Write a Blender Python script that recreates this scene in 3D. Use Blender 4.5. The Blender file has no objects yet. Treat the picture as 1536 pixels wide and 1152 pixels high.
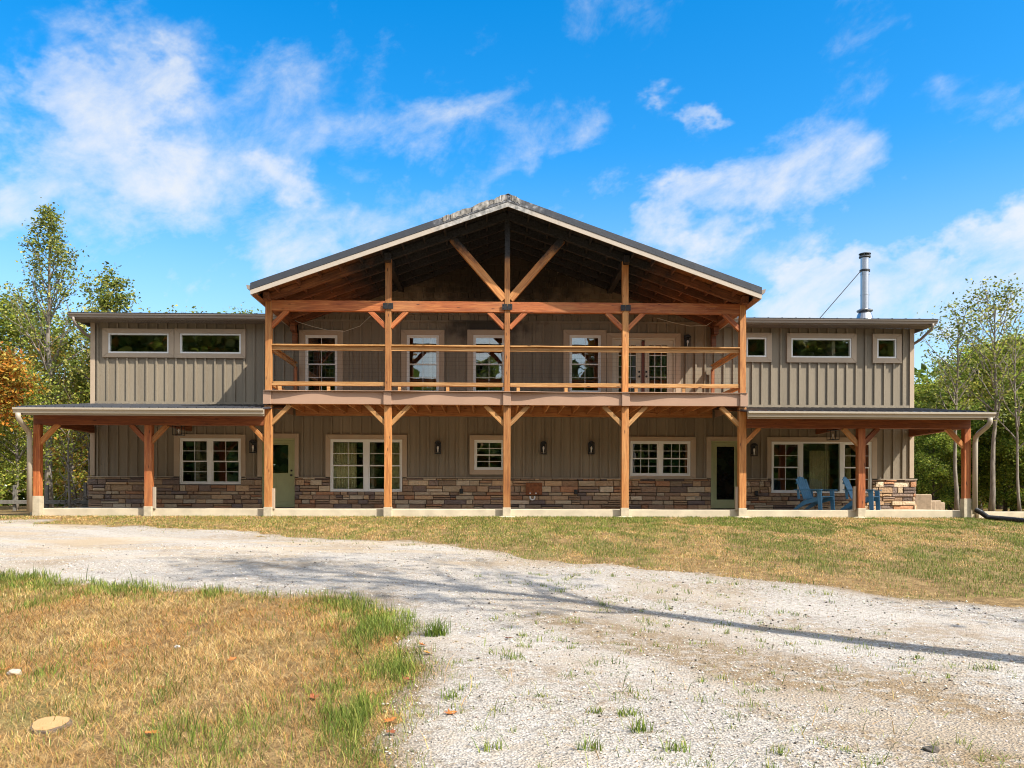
import bpy, bmesh, math, random
import numpy as np
from mathutils import Vector, Matrix, Quaternion

scene = bpy.context.scene
COL = scene.collection
R = math.radians
rnd = random.Random(7)
rng = np.random.default_rng(11)

# ------------------------------------------------------------------ camera measurements
FPX, CX, EZ, YAW, ROLL = 1276.0, -0.38, 0.24, R(1.35), 0.0028

def P(u, v, Y):
    """point of the facade plane y = Y seen at photo pixel (u, v) -> (x, z)"""
    a, b = u - 768, v - 750
    xn, zn = (a + ROLL * b) / FPX, -(b - ROLL * a) / FPX
    dx = xn * math.cos(YAW) + math.sin(YAW)
    dy = -xn * math.sin(YAW) + math.cos(YAW)
    t = Y / dy
    return CX + t * dx, EZ + t * zn

def rect(u0, v0, u1, v1, Y=25.0):
    x0, z1 = P(u0, v0, Y)
    x1, z0 = P(u1, v1, Y)
    return x0, z0, x1, z1

# ------------------------------------------------------------------ value noise + terrain
_perm = np.random.default_rng(5).random((256, 256))

def vnoise(x, y, s=1.0, o=0):
    x = np.asarray(x, float) * s + 37.3 * o; y = np.asarray(y, float) * s + 91.7 * o
    xi = np.floor(x).astype(int); yi = np.floor(y).astype(int)
    fx = x - xi; fy = y - yi
    fx = fx * fx * (3 - 2 * fx); fy = fy * fy * (3 - 2 * fy)
    g = lambda i, j: _perm[i & 255, j & 255]
    return (g(xi, yi) * (1 - fx) + g(xi + 1, yi) * fx) * (1 - fy) + (g(xi, yi + 1) * (1 - fx) + g(xi + 1, yi + 1) * fx) * fy

def fbm(x, y, s=1.0, o=0, n=4):
    t = 0; a = .5; w = 0
    for k in range(n):
        t = t + a * vnoise(x, y, s * 2 ** k, o + k); w += a; a *= .55
    return t / w

def gz(x, y):
    x = np.asarray(x, float); y = np.asarray(y, float)
    z = np.where(y < 0, -1.36, np.where(y < 21.9, -1.36 + .0530 * np.clip(y, 0, 21.9), -0.2))
    fade = np.clip((21.0 - y) / 6.0, 0, 1)
    z = z + (fbm(x, y, .35, 3, 3) - .5) * .10 * fade
    far = np.clip((np.hypot(x, y - 20) - 45) / 60, 0, 1)
    return z - far * .6

def px_ground(u, v):
    Y = 10.0
    for _ in range(60):
        x, z = P(u, v, Y)
        e = z - float(gz(x, Y))
        s = (750 - (v - ROLL * (u - 768))) / FPX
        Y = Y - e / (s - .053)
        Y = min(max(Y, .5), 60)
    x, z = P(u, v, Y)
    return x, Y

# ------------------------------------------------------------------ object helpers
WORLD = {}

def link(o, parent=None, M=None):
    COL.objects.link(o)
    M = M or Matrix.Identity(4)
    if parent is not None:
        o.parent = parent
        o.matrix_basis = WORLD[parent].inverted() @ M
    else:
        o.matrix_basis = M
    WORLD[o] = M
    return o

def tag(o, label=None, cat=None, group=None, kind=None):
    if label: o['label'] = label
    if cat: o['category'] = cat
    if group: o['group'] = group
    if kind: o['kind'] = kind
    return o

def thing(name, loc, label, cat, group=None, rz=0, scale=1):
    o = bpy.data.objects.new(name, None)
    o.empty_display_size = .3
    M = Matrix.Translation(loc) @ Matrix.Rotation(rz, 4, 'Z') @ Matrix.Scale(scale, 4)
    link(o, None, M)
    return tag(o, label, cat, group)

class MB:
    def __init__(s):
        s.v = []; s.f = []; s.c = []
    def add(s, vs, fs, col=None):
        n = len(s.v)
        s.v += [tuple(p) for p in vs]
        s.f += [tuple(i + n for i in f) for f in fs]
        s.c += [col] * len(fs)
    def box(s, x0, x1, y0, y1, z0, z1, col=None, M=None):
        vs = [(x0, y0, z0), (x1, y0, z0), (x1, y1, z0), (x0, y1, z0), (x0, y0, z1), (x1, y0, z1), (x1, y1, z1), (x0, y1, z1)]
        if M is not None: vs = [M @ Vector(p) for p in vs]
        s.add(vs, [(0, 3, 2, 1), (4, 5, 6, 7), (0, 1, 5, 4), (1, 2, 6, 5), (2, 3, 7, 6), (3, 0, 4, 7)], col)
    def bar(s, p0, p1, w, h, col=None, up=(0, 0, 1)):
        p0 = Vector(p0); p1 = Vector(p1); d = p1 - p0; L = d.length
        s.box(0, L, -w / 2, w / 2, -h / 2, h / 2, col, frame(p0, d, up))
    def prism(s, poly, axis, a0, a1, col=None):
        """poly: 2-D points in the two other axes, extruded along axis ('x','y','z')"""
        n = len(poly)
        def m(p, a):
            return {'x': (a, p[0], p[1]), 'y': (p[0], a, p[1]), 'z': (p[0], p[1], a)}[axis]
        vs = [m(p, a0) for p in poly] + [m(p, a1) for p in poly]
        fs = [tuple(range(n)), tuple(range(2 * n - 1, n - 1, -1))]
        fs += [(i, i + n, (i + 1) % n + n, (i + 1) % n) for i in range(n)]
        s.add(vs, fs, col)
    def tube(s, pts, r, n=6, cap=True, col=None):
        pts = [Vector(p) for p in pts]; k = len(pts)
        rr = r if isinstance(r, (list, tuple)) else [r] * k
        vs = []
        ref = None
        for i, p in enumerate(pts):
            d = (pts[min(i + 1, k - 1)] - pts[max(i - 1, 0)]).normalized()
            if ref is None:
                ref = d.orthogonal().normalized()
            ref = (ref - d * ref.dot(d)).normalized()
            b = d.cross(ref)
            for j in range(n):
                a = 2 * math.pi * j / n
                vs.append(p + (ref * math.cos(a) + b * math.sin(a)) * rr[i])
        fs = []
        for i in range(k - 1):
            for j in range(n):
                fs.append((i * n + j, i * n + (j + 1) % n, (i + 1) * n + (j + 1) % n, (i + 1) * n + j))
        if cap:
            fs.append(tuple(range(n - 1, -1, -1))); fs.append(tuple((k - 1) * n + j for j in range(n)))
        s.add(vs, fs, col)
    def lathe(s, prof, n=16, M=None, col=None):
        vs = []; k = len(prof)
        for r, z in prof:
            for j in range(n):
                a = 2 * math.pi * j / n
                vs.append((r * math.cos(a), r * math.sin(a), z))
        if M is not None: vs = [M @ Vector(p) for p in vs]
        fs = []
        for i in range(k - 1):
            for j in range(n):
                fs.append((i * n + j, i * n + (j + 1) % n, (i + 1) * n + (j + 1) % n, (i + 1) * n + j))
        fs.append(tuple(range(n - 1, -1, -1))); fs.append(tuple((k - 1) * n + j for j in range(n)))
        s.add(vs, fs, col)
    def mesh(s, name, m, bevel=0, smooth=False):
        me = bpy.data.meshes.new(name)
        me.from_pydata(s.v, [], s.f)
        if any(c is not None for c in s.c):
            at = me.attributes.new('Col', 'FLOAT_COLOR', 'CORNER')
            buf = []
            for f, c in zip(s.f, s.c):
                buf += list((c or (.5, .5, .5)) + (1.,)) * len(f)
            at.data.foreach_set('color', buf)
        bm = bmesh.new(); bm.from_mesh(me)
        bmesh.ops.recalc_face_normals(bm, faces=bm.faces)
        if bevel:
            bmesh.ops.bevel(bm, geom=list(bm.edges), offset=bevel, segments=1, affect='EDGES', profile=.5)
        bm.to_mesh(me); bm.free()
        if smooth:
            me.polygons.foreach_set('use_smooth', [True] * len(me.polygons))
        if m: me.materials.append(m)
        return me
    def build(s, name, m, parent=None, M=None, bevel=0, smooth=False):
        return link(bpy.data.objects.new(name, s.mesh(name, m, bevel, smooth)), parent, M)

def frame(p0, d, up=(0, 0, 1)):
    x = Vector(d).normalized(); up = Vector(up)
    if abs(x.dot(up)) > .98: up = Vector((0, 1, 0))
    y = up.cross(x).normalized(); z = x.cross(y)
    return Matrix(((x.x, y.x, z.x, p0[0]), (x.y, y.y, z.y, p0[1]), (x.z, y.z, z.z, p0[2]), (0, 0, 0, 1)))

def timber(name, p0, p1, w, h, m, parent, bevel=.006, up=(0, 0, 1)):
    """one squared timber whose own x axis runs along the grain"""
    d = Vector(p1) - Vector(p0); L = d.length
    b = MB()
    n = max(2, int(L / .5))
    # a few segments so that the edges can wander slightly, as sawn timber does
    vs = []; fs = []
    for i in range(n + 1):
        x = L * i / n
        j = [rnd.uniform(-.003, .003) for _ in range(4)]
        vs += [(x, -w / 2 + j[0], -h / 2 + j[1]), (x, w / 2 + j[1], -h / 2 + j[2]), (x, w / 2 + j[2], h / 2 + j[3]), (x, -w / 2 + j[3], h / 2 + j[0])]
    for i in range(n):
        a = 4 * i
        for k in range(4):
            fs.append((a + k, a + (k + 1) % 4, a + 4 + (k + 1) % 4, a + 4 + k))
    fs.append((3, 2, 1, 0)); fs.append(tuple(4 * n + k for k in range(4)))
    b.add(vs, fs)
    me = b.mesh(name, m)
    if bevel:
        bm = bmesh.new(); bm.from_mesh(me)
        es = [e for e in bm.edges if len(e.link_faces) == 2 and e.calc_face_angle(0) > .7]
        bmesh.ops.bevel(bm, geom=es, offset=bevel, segments=1, affect='EDGES', profile=.5)
        bm.to_mesh(me); bm.free()
    return link(bpy.data.objects.new(name, me), parent, frame(p0, d, up))

def np_mesh(name, V, F, m, col=None, smooth=False):
    """V (n,3), F (k, 3 or 4) int, col (n,3) per vertex"""
    me = bpy.data.meshes.new(name)
    n, k, q = len(V), len(F), F.shape[1]
    me.vertices.add(n); me.vertices.foreach_set('co', np.ascontiguousarray(V, np.float32).ravel())
    me.loops.add(k * q); me.loops.foreach_set('vertex_index', np.ascontiguousarray(F, np.int32).ravel())
    me.polygons.add(k)
    me.polygons.foreach_set('loop_start', np.arange(0, k * q, q, dtype=np.int32))
    me.polygons.foreach_set('loop_total', np.full(k, q, np.int32))
    if smooth: me.polygons.foreach_set('use_smooth', np.ones(k, bool))
    me.update(calc_edges=True)
    if col is not None:
        at = me.attributes.new('Col', 'FLOAT_COLOR', 'POINT')
        c4 = np.ones((n, 4), np.float32); c4[:, :3] = col
        at.data.foreach_set('color', c4.ravel())
    if m: me.materials.append(m)
    return me

# ------------------------------------------------------------------ materials
class NT:
    def __init__(s, name):
        s.m = bpy.data.materials.new(name); s.m.use_nodes = True
        s.t = s.m.node_tree; s.t.nodes.clear()
        s.out = s.t.nodes.new('ShaderNodeOutputMaterial')
    def n(s, typ, ins=None, **pr):
        nd = s.t.nodes.new(typ)
        for k, v in pr.items(): setattr(nd, k, v)
        for k, v in (ins or {}).items():
            s.set(nd, k, v)
        return nd
    def set(s, nd, k, v):
        if isinstance(v, bpy.types.NodeSocket): s.t.links.new(v, nd.inputs[k])
        else:
            if isinstance(v, tuple) and len(v) == 3 and nd.inputs[k].type == 'RGBA': v = v + (1,)
            nd.inputs[k].default_value = v
    def math(s, op, a, b=0., c=0., clamp=False):
        return s.n('ShaderNodeMath', {0: a, 1: b, 2: c}, operation=op, use_clamp=clamp).outputs[0]
    def mix(s, f, a, b, blend='MIX'):
        nd = s.n('ShaderNodeMix', data_type='RGBA', blend_type=blend)
        s.set(nd, 0, f); s.set(nd, 6, a); s.set(nd, 7, b)
        return nd.outputs[2]
    def noise(s, vec, scale, detail=4, rough=.55, dist=0.):
        return s.n('ShaderNodeTexNoise', {'Vector': vec, 'Scale': scale, 'Detail': detail, 'Roughness': rough, 'Distortion': dist}).outputs[0]
    def vmul(s, vec, k):
        return s.n('ShaderNodeVectorMath', {0: vec, 1: k}, operation='MULTIPLY').outputs[0]
    def vadd(s, vec, k):
        return s.n('ShaderNodeVectorMath', {0: vec, 1: k}, operation='ADD').outputs[0]
    def sstep(s, x, a, b):
        nd = s.n('ShaderNodeMapRange', {0: x, 1: a, 2: b, 3: 0., 4: 1.}, interpolation_type='SMOOTHSTEP')
        return nd.outputs[0]
    def ramp(s, f, stops):
        nd = s.n('ShaderNodeValToRGB', {0: f}); cr = nd.color_ramp
        while len(cr.elements) < len(stops): cr.elements.new(.5)
        for e, (p, c) in zip(cr.elements, stops):
            e.position = p; e.color = c + (1,)
        return nd.outputs[0]
    def obj(s): return s.n('ShaderNodeTexCoord').outputs['Object']
    def pos(s): return s.n('ShaderNodeNewGeometry').outputs['Position']
    def sep(s, v): return s.n('ShaderNodeSeparateXYZ', {0: v}).outputs
    def rand(s): return s.n('ShaderNodeObjectInfo').outputs['Random']
    def bsdf(s, color, rough=.7, bump=None, bstr=.3, bdist=.01, spec=.4, **kw):
        b = s.n('ShaderNodeBsdfPrincipled', {'Base Color': color, 'Roughness': rough, 'Specular IOR Level': spec})
        for k, v in kw.items(): s.set(b, k, v)
        if bump is not None:
            bp = s.n('ShaderNodeBump', {'Height': bump, 'Strength': bstr, 'Distance': bdist})
            s.t.links.new(bp.outputs[0], b.inputs['Normal'])
        s.t.links.new(b.outputs[0], s.out.inputs[0])
        return b

def soot_mask(t, cx, cz, kx, kz, r0, r1):
    """burn stain round the gable's peak: 1 inside r0, 0 outside r1, in metres on the facade"""
    p = t.pos(); x, y, z = t.sep(p)
    dx = t.math('MULTIPLY', t.math('SUBTRACT', x, cx), kx)
    dz = t.math('MULTIPLY', t.math('SUBTRACT', z, cz), kz)
    d = t.math('SQRT', t.math('ADD', t.math('MULTIPLY', dx, dx), t.math('MULTIPLY', dz, dz)))
    n = t.noise(p, 3.0, 4)
    d = t.math('ADD', d, t.math('MULTIPLY', t.math('SUBTRACT', n, .5), 1.1))
    return t.math('SUBTRACT', 1., t.sstep(d, r0, r1))

def wood_mat(name, dark, mid, light, soot=None, weather=.25, rough=.62):
    t = NT(name); o = t.obj(); r = t.rand()
    off = t.n('ShaderNodeCombineXYZ', {0: t.math('MULTIPLY', r, 37.), 1: t.math('MULTIPLY', r, 11.), 2: t.math('MULTIPLY', r, 5.)}).outputs[0]
    v = t.vadd(o, off)
    g = t.noise(t.vmul(v, (1.1, 17., 17.)), 1.6, 6, .6, .6)
    fine = t.noise(t.vmul(v, (3., 70., 70.)), 1.5, 3, .6)
    big = t.noise(t.vmul(v, (.6, 2., 2.)), 1.2, 3)
    c = t.ramp(g, [(.30, dark), (.50, mid), (.68, light)])
    c = t.mix(t.math('MULTIPLY', t.sstep(fine, .52, .72), .55), c, tuple(k * .45 for k in dark))
    c = t.mix(t.math('MULTIPLY', t.sstep(big, .45, .75), weather), c, (.44, .27, .11))
    kn = t.n('ShaderNodeTexVoronoi', {'Vector': t.vmul(v, (1.6, 7., 7.)), 'Scale': 1.3, 'Randomness': 1.}).outputs['Distance']
    c = t.mix(t.math('SUBTRACT', 1., t.sstep(kn, .06, .14)), c, tuple(k * .35 for k in dark))
    sc = t.math('MULTIPLY', t.sstep(t.noise(t.vmul(v, (2.5, 22., 22.)), 2.2, 5, .7), .60, .72), t.sstep(t.noise(v, 1.1, 3), .48, .62))
    c = t.mix(t.math('MULTIPLY', sc, .55), c, (.58, .44, .27))
    tint = t.math('ADD', .72, t.math('MULTIPLY', r, .46))
    c = t.mix(1., c, t.n('ShaderNodeCombineXYZ', {0: tint, 1: tint, 2: tint}).outputs[0], 'MULTIPLY')
    if soot:
        k = soot_mask(t, *soot)
        c = t.mix(k, c, t.ramp(t.noise(v, 22., 4), [(.35, (.006, .006, .006)), (.7, (.035, .033, .033))]))
    t.bsdf(c, rough, bump=t.math('ADD', g, t.math('MULTIPLY', fine, .6)), bstr=.35, bdist=.006)
    return t.m

def plain(name, col, rough=.6, var=.12, scale=6., bump=0., metallic=0., spec=.4, bscale=None):
    t = NT(name); o = t.obj()
    n = t.noise(o, scale, 5)
    a = tuple(k * (1 - var) for k in col); b = tuple(min(1, k * (1 + var)) for k in col)
    c = t.ramp(n, [(.3, a), (.7, b)])
    t.bsdf(c, rough, bump=t.noise(o, bscale or scale * 6, 4) if bump else None, bstr=bump, spec=spec, Metallic=metallic)
    return t.m

def attr_mat(name, rough=.8, bscale=30., bump=.4, bdist=.01, var=.35, vscale=14., spec=.3, trans=0.):
    t = NT(name)
    a = t.n('ShaderNodeAttribute', attribute_name='Col').outputs['Color']
    p = t.pos()
    f = t.math('ADD', 1 - var / 2, t.math('MULTIPLY', t.noise(p, vscale, 5), var))
    c = t.mix(1., a, t.n('ShaderNodeCombineXYZ', {0: f, 1: f, 2: f}).outputs[0], 'MULTIPLY') if var else a
    b = t.bsdf(c, rough, bump=t.noise(p, bscale, 5) if bump else None, bstr=bump, bdist=bdist, spec=spec)
    if trans:
        tr = t.n('ShaderNodeBsdfTranslucent', {'Color': c})
        mx = t.n('ShaderNodeMixShader', {0: trans, 1: b.outputs[0], 2: tr.outputs[0]})
        t.t.links.new(mx.outputs[0], t.out.inputs[0])
    return t.m

PEAK = (0., 7.6)
M_POST = wood_mat('stained_timber', (.25, .085, .022), (.42, .165, .042), (.52, .24, .075), (0, 7.75, .85, 1.35, 1.6, 2.05), .38)
M_BEAM = wood_mat('reddish_timber', (.20, .05, .014), (.36, .10, .026), (.47, .17, .048), (0, 8.1, .8, 1., 1.2, 2.2), .22)
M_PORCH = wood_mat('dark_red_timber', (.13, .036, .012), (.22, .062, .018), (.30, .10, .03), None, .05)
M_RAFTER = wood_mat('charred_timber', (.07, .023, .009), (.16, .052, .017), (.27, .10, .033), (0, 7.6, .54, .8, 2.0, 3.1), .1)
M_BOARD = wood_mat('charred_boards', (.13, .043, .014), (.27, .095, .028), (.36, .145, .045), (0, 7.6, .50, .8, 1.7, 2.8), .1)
M_RAIL = wood_mat('railing_timber', (.27, .115, .032), (.42, .21, .066), (.52, .30, .12), None, .35)
M_JOIST = wood_mat('joist_timber', (.34, .12, .035), (.50, .20, .06), (.58, .28, .10), None, .15)

def siding_mat(name, col, soot=None):
    t = NT(name); p = t.pos()
    g = t.noise(t.vmul(p, (22., 22., 5.)), 1.6, 5, .65, 1.2)
    big = t.noise(t.vmul(p, (1., 1., .35)), 1.1, 4)
    pid = t.math('FLOOR', t.math('DIVIDE', t.math('SUBTRACT', t.sep(p)[0], -12.02 + .19), .2815))
    pn = t.n('ShaderNodeTexWhiteNoise', {'W': pid}, noise_dimensions='1D').outputs[0]
    streak = t.noise(t.vmul(p, (9., 9., .5)), 1.4, 4)
    big = t.math('ADD', t.math('MULTIPLY', big, .55), t.math('ADD', t.math('MULTIPLY', pn, .22), t.math('MULTIPLY', streak, .23)))
    c = t.ramp(big, [(.3, tuple(k * .82 for k in col)), (.7, tuple(k * 1.18 for k in col))])
    c = t.mix(t.math('MULTIPLY', t.sstep(g, .5, .75), .18), c, tuple(k * .55 for k in col))
    if soot:
        c = t.mix(t.math('MULTIPLY', soot_mask(t, *soot), .8), c, (.008, .007, .007))
    t.bsdf(c, .72, bump=g, bstr=.55, bdist=.012, spec=.35)
    return t.m
M_SIDING = siding_mat('taupe_siding', (.222, .181, .126), (-.5, 6.3, .75, .8, .85, 1.5))
M_SHINGLE = siding_mat('taupe_shingles', (.20, .155, .10), (-.1, 7.3, .36, .9, .8, 1.6))
M_TRIM = plain('tan_trim', (.40, .305, .21), .6, .06, 3., .05)
M_FASCIA = plain('rose_tan_fascia', (.36, .225, .15), .45, .05, 2.)
M_GUTTER = plain('tan_gutter', (.36, .305, .23), .4, .05, 1.5)
M_EAVE = plain('brown_eave_metal', (.25, .21, .17), .42, .05, 1.5)
M_SOFFIT = plain('brown_soffit', (.21, .17, .135), .6, .08, 2.)
M_WHITE = plain('white_vinyl', (.74, .73, .68), .45, .03, 4.)
M_SAGE = plain('sage_door_paint', (.33, .335, .165), .5, .06, 4., .05)
M_CREAM = plain('cream_door_paint', (.52, .46, .35), .5, .05, 4.)
M_BLACK = plain('black_metal', (.018, .017, .016), .45, .2, 20.)
M_ROOF = plain('charcoal_metal_roof', (.040, .043, .050), .38, .15, 2., 0, 0.0, .5)
M_STEEL = plain('stainless_pipe', (.42, .42, .43), .34, .04, 3., 0, 1.)
M_GALV = plain('galvanised_bracket', (.46, .39, .27), .55, .15, 9., .1)
M_CONC = plain('pale_concrete', (.52, .44, .305), .85, .14, 3., .25, bscale=60.)
M_ROOM = plain('room_paint', (.30, .26, .20), .9, .05, 2.)
M_BLUE = plain('blue_chair_plastic', (.075, .23, .38), .5, .10, 7., .1)
M_RUBBER = plain('black_corrugated_plastic', (.016, .016, .016), .45, .2, 9.)
M_RUST = plain('rusty_steel', (.22, .075, .025), .8, .4, 14., .4)
M_CURTAIN = plain('pale_curtain', (.72, .66, .42), .9, .08, 5.)
M_CABLE = plain('pale_cable', (.5, .46, .38), .6, .05, 5.)
M_BULB = plain('clear_bulb_glass', (.75, .72, .66), .15, .05, 5.)
M_STONE = attr_mat('ledge_stone', .85, 22., .9, .03, .55, 11.)
M_BLOCK = plain('tan_block', (.30, .22, .14), .9, .25, 6., .5)
M_FENCE = plain('grey_fence_wood', (.15, .135, .11), .85, .25, 9., .4)

def rake_mat(name, base, burnt):
    t = NT(name); p = t.pos()
    k = soot_mask(t, -.45, 7.7, .55, .3, .35, .95)
    n = t.noise(p, 9., 5)
    c = t.mix(k, base, t.ramp(n, [(.3, burnt[0]), (.55, burnt[1]), (.75, burnt[2])]))
    t.bsdf(c, .5, bump=t.noise(p, 5., 4), bstr=.25, bdist=.03)
    return t.m
M_RAKE = rake_mat('rake_fascia_metal', (.42, .355, .28), ((.10, .10, .09), (.36, .34, .31), (.55, .54, .52)))
M_RIDGE = rake_mat('rake_roof_metal', (.040, .043, .050), ((.03, .03, .03), (.12, .12, .125), (.40, .40, .41)))

def glass_mat(name, tint=.93, f0=.15, film=None):
    t = NT(name)
    fc = t.n('ShaderNodeLayerWeight', {'Blend': .5}).outputs['Facing']
    fr = t.math('ADD', f0, t.math('MULTIPLY', t.math('POWER', fc, 5.), 1. - f0))
    wav = t.noise(t.pos(), 1.3, 2)
    bp = t.n('ShaderNodeBump', {'Height': wav, 'Strength': .12, 'Distance': .02})
    gl = t.n('ShaderNodeBsdfGlossy', {'Roughness': .015, 'Color': (.93, .95, .95), 'Normal': bp.outputs[0]})
    if film: tr = t.n('ShaderNodeBsdfDiffuse', {'Color': film})
    else: tr = t.n('ShaderNodeBsdfTransparent', {'Color': (tint, tint * 1.02, tint * .97)})
    mx = t.n('ShaderNodeMixShader', {0: fr, 1: tr.outputs[0], 2: gl.outputs[0]})
    t.t.links.new(mx.outputs[0], t.out.inputs[0])
    return t.m
M_GLASS = glass_mat('window_glass')
M_FILM = glass_mat('black_film_glass', film=(.006, .006, .006), f0=.045)

# ================================================================== GROUND
BACK = [(-60, 783), (60, 781), (180, 786), (300, 796), (430, 803), (560, 812), (680, 820), (760, 831), (880, 848), (1000, 858), (1100, 866), (1200, 880), (1330, 893), (1430, 900), (1600, 915)]
BXY = sorted(px_ground(u, v) for u, v in BACK)
BXs = np.array([p[0] for p in BXY]); BYs = np.array([p[1] for p in BXY])
ISL = [(-150, 862), (0, 862), (60, 872), (120, 880), (200, 884), (270, 887), (350, 889), (420, 893), (480, 899), (530, 906), (575, 922), (605, 940), (622, 960), (630, 985), (628, 1010), (618, 1035), (604, 1060), (590, 1090), (577, 1120), (562, 1152), (548, 1200), (530, 1270)]
IXY = [px_ground(u, v) for u, v in ISL]
IXY += [(IXY[-1][0] - 1.2, 2.2), (-14., 2.2), (-14., IXY[0][1])]
IPX = np.array([p[0] for p in IXY]); IPY = np.array([p[1] for p in IXY])

def in_island(x, y):
    ins = np.zeros(x.shape, bool)
    n = len(IPX); j = n - 1
    for i in range(n):
        c = (IPY[i] > y) != (IPY[j] > y)
        with np.errstate(divide='ignore', invalid='ignore'):
            xc = (IPX[j] - IPX[i]) * (y - IPY[i]) / (IPY[j] - IPY[i]) + IPX[i]
        ins ^= c & (x < xc)
        j = i
    return ins

def is_gravel(x, y, wob=1.0):
    wx = x + (fbm(x, y, 2.6, 1, 5) - .5) * .75 * wob
    wy = y + (fbm(x, y, 2.6, 9, 5) - .5) * .75 * wob
    yb = np.interp(x, BXs, BYs)
    far = np.clip(y / 12., .3, 1.6)
    return (y + (fbm(x, y, 1.3, 21, 5) - .5) * 1.7 * far * wob < yb) & ~in_island(wx, wy)

def ground_mat():
    t = NT('dry_lawn_soil'); p = t.pos()
    a = t.noise(p, .55, 5); b = t.noise(p, 7., 5); c3 = t.noise(p, 45., 4)
    c = t.ramp(b, [(.25, (.11, .068, .03)), (.5, (.25, .16, .068)), (.75, (.40, .28, .125))])
    c = t.mix(t.math('MULTIPLY', t.sstep(a, .52, .68), .55), c, (.15, .16, .045))
    c = t.mix(t.math('MULTIPLY', t.sstep(c3, .48, .62), .7), c, (.07, .042, .02))
    t.bsdf(c, .95, bump=t.math('ADD', b, c3), bstr=.8, bdist=.03, spec=.1)
    return t.m

_q = np.array([px_ground(u, v) for u, v in ((960, 950), (1100, 990), (1250, 1035), (1430, 1090))])
STRIP = (_q[:, 0].mean(), _q[:, 1].mean(), -np.polyfit(_q[:, 1], _q[:, 0], 1)[0])
def gravel_mat():
    t = NT('crushed_limestone'); p = t.pos(); x, y, z = t.sep(p)
    fine = t.noise(p, 48., 6, .75); mid = t.noise(p, 9., 5, .6); big = t.noise(p, .55, 5)
    vo = t.n('ShaderNodeTexVoronoi', {'Vector': p, 'Scale': 55., 'Randomness': 1.})
    vg = t.n('ShaderNodeTexVoronoi', {'Vector': p, 'Scale': 24., 'Randomness': 1.})
    c = t.ramp(fine, [(.28, (.16, .132, .10)), (.46, (.42, .37, .31)), (.72, (.57, .52, .45))])
    vc = t.sep(vo.outputs['Color'])[0]
    c = t.mix(t.math('MULTIPLY', t.sstep(vc, .62, .95), .7), c, (.17, .148, .12))
    vc2 = t.sep(vg.outputs['Color'])[1]
    c = t.mix(t.math('MULTIPLY', t.sstep(vc2, .88, .96), .5), c, (.56, .52, .47))
    # brown soil and old straw worked into the gravel
    dirt = t.sstep(t.math('ADD', big, t.math('MULTIPLY', t.math('SUBTRACT', mid, .5), .75)), .47, .66)
    c = t.mix(t.math('MULTIPLY', dirt, .62), c, t.ramp(fine, [(.3, (.17, .11, .055)), (.7, (.40, .29, .17))]))
    # brown strip between the wheel tracks on the right hand fork
    w = t.math('ADD', t.math('SUBTRACT', x, STRIP[0]), t.math('MULTIPLY', t.math('SUBTRACT', y, STRIP[1]), STRIP[2]))
    w = t.math('ABSOLUTE', t.math('ADD', w, t.math('MULTIPLY', t.math('SUBTRACT', t.noise(p, 1.7, 4), .5), 1.1)))
    st = t.math('MULTIPLY', t.math('SUBTRACT', 1., t.sstep(w, .35, 1.05)), t.math('SUBTRACT', 1., t.sstep(y, 8.2, 10.4)))
    st = t.math('MULTIPLY', st, t.sstep(mid, .30, .56))
    c = t.mix(t.math('MULTIPLY', st, .85), c, t.ramp(fine, [(.3, (.13, .085, .045)), (.7, (.38, .27, .15))]))
    # dusty tan on the far part of the drive
    fy = t.math('MULTIPLY', t.sstep(y, 10., 15.), t.sstep(t.noise(t.vmul(p, (.25, 1.3, 1.)), 1.4, 4), .42, .62))
    c = t.mix(t.math('MULTIPLY', fy, .75), c, (.47, .36, .235))
    # worn, earthy margins where the gravel thins out into the lawn
    ed = t.sep(t.n('ShaderNodeAttribute', attribute_name='Col').outputs['Color'])[0]
    ed = t.math('SUBTRACT', 1., t.sstep(t.math('ADD', ed, t.math('MULTIPLY', t.math('SUBTRACT', mid, .5), 1.1)), .45, .95))
    c = t.mix(t.math('MULTIPLY', ed, .92), c, t.ramp(fine, [(.3, (.10, .066, .032)), (.7, (.33, .23, .115))]))
    # lighter packed wheel tracks
    tr = t.math('SINE', t.math('ADD', t.math('MULTIPLY', t.math('ADD', x, t.math('MULTIPLY', y, 1.35)), 2.1), t.math('MULTIPLY', t.noise(p, .7, 3), 3.)))
    c = t.mix(t.math('MULTIPLY', t.math('MULTIPLY', t.sstep(tr, .1, .9), t.sstep(mid, .3, .6)), .30), c, (.60, .545, .47))
    h = t.math('ADD', t.math('MULTIPLY', vo.outputs['Distance'], 1.2), t.math('ADD', fine, mid))
    t.bsdf(c, .95, bump=h, bstr=.85, bdist=.016, spec=.12)
    return t.m

M_SOIL = ground_mat(); M_GRAVEL = gravel_mat()

def grid_mesh(name, xs, ys, zf, m, keep=None, att=None):
    X, Y = np.meshgrid(xs, ys); Z = zf(X, Y)
    V = np.stack([X.ravel(), Y.ravel(), Z.ravel()], 1)
    cl = None if att is None else np.repeat(att.ravel()[:, None], 3, 1)
    nx, ny = len(xs), len(ys)
    i = np.arange(ny - 1)[:, None] * nx + np.arange(nx - 1)[None]
    F = np.stack([i, i + 1, i + nx + 1, i + nx], -1).reshape(-1, 4)
    if keep is not None:
        cx_ = (X[:-1, :-1] + X[1:, 1:]) / 2; cy_ = (Y[:-1, :-1] + Y[1:, 1:]) / 2
        F = F[keep(cx_, cy_).ravel()]
        used = np.unique(F); mp = -np.ones(len(V), int); mp[used] = np.arange(len(used))
        V = V[used]; F = mp[F]; cl = None if cl is None else cl[used]
    return link(bpy.data.objects.new(name, np_mesh(name, V, F, m, cl, smooth=True)))

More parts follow.
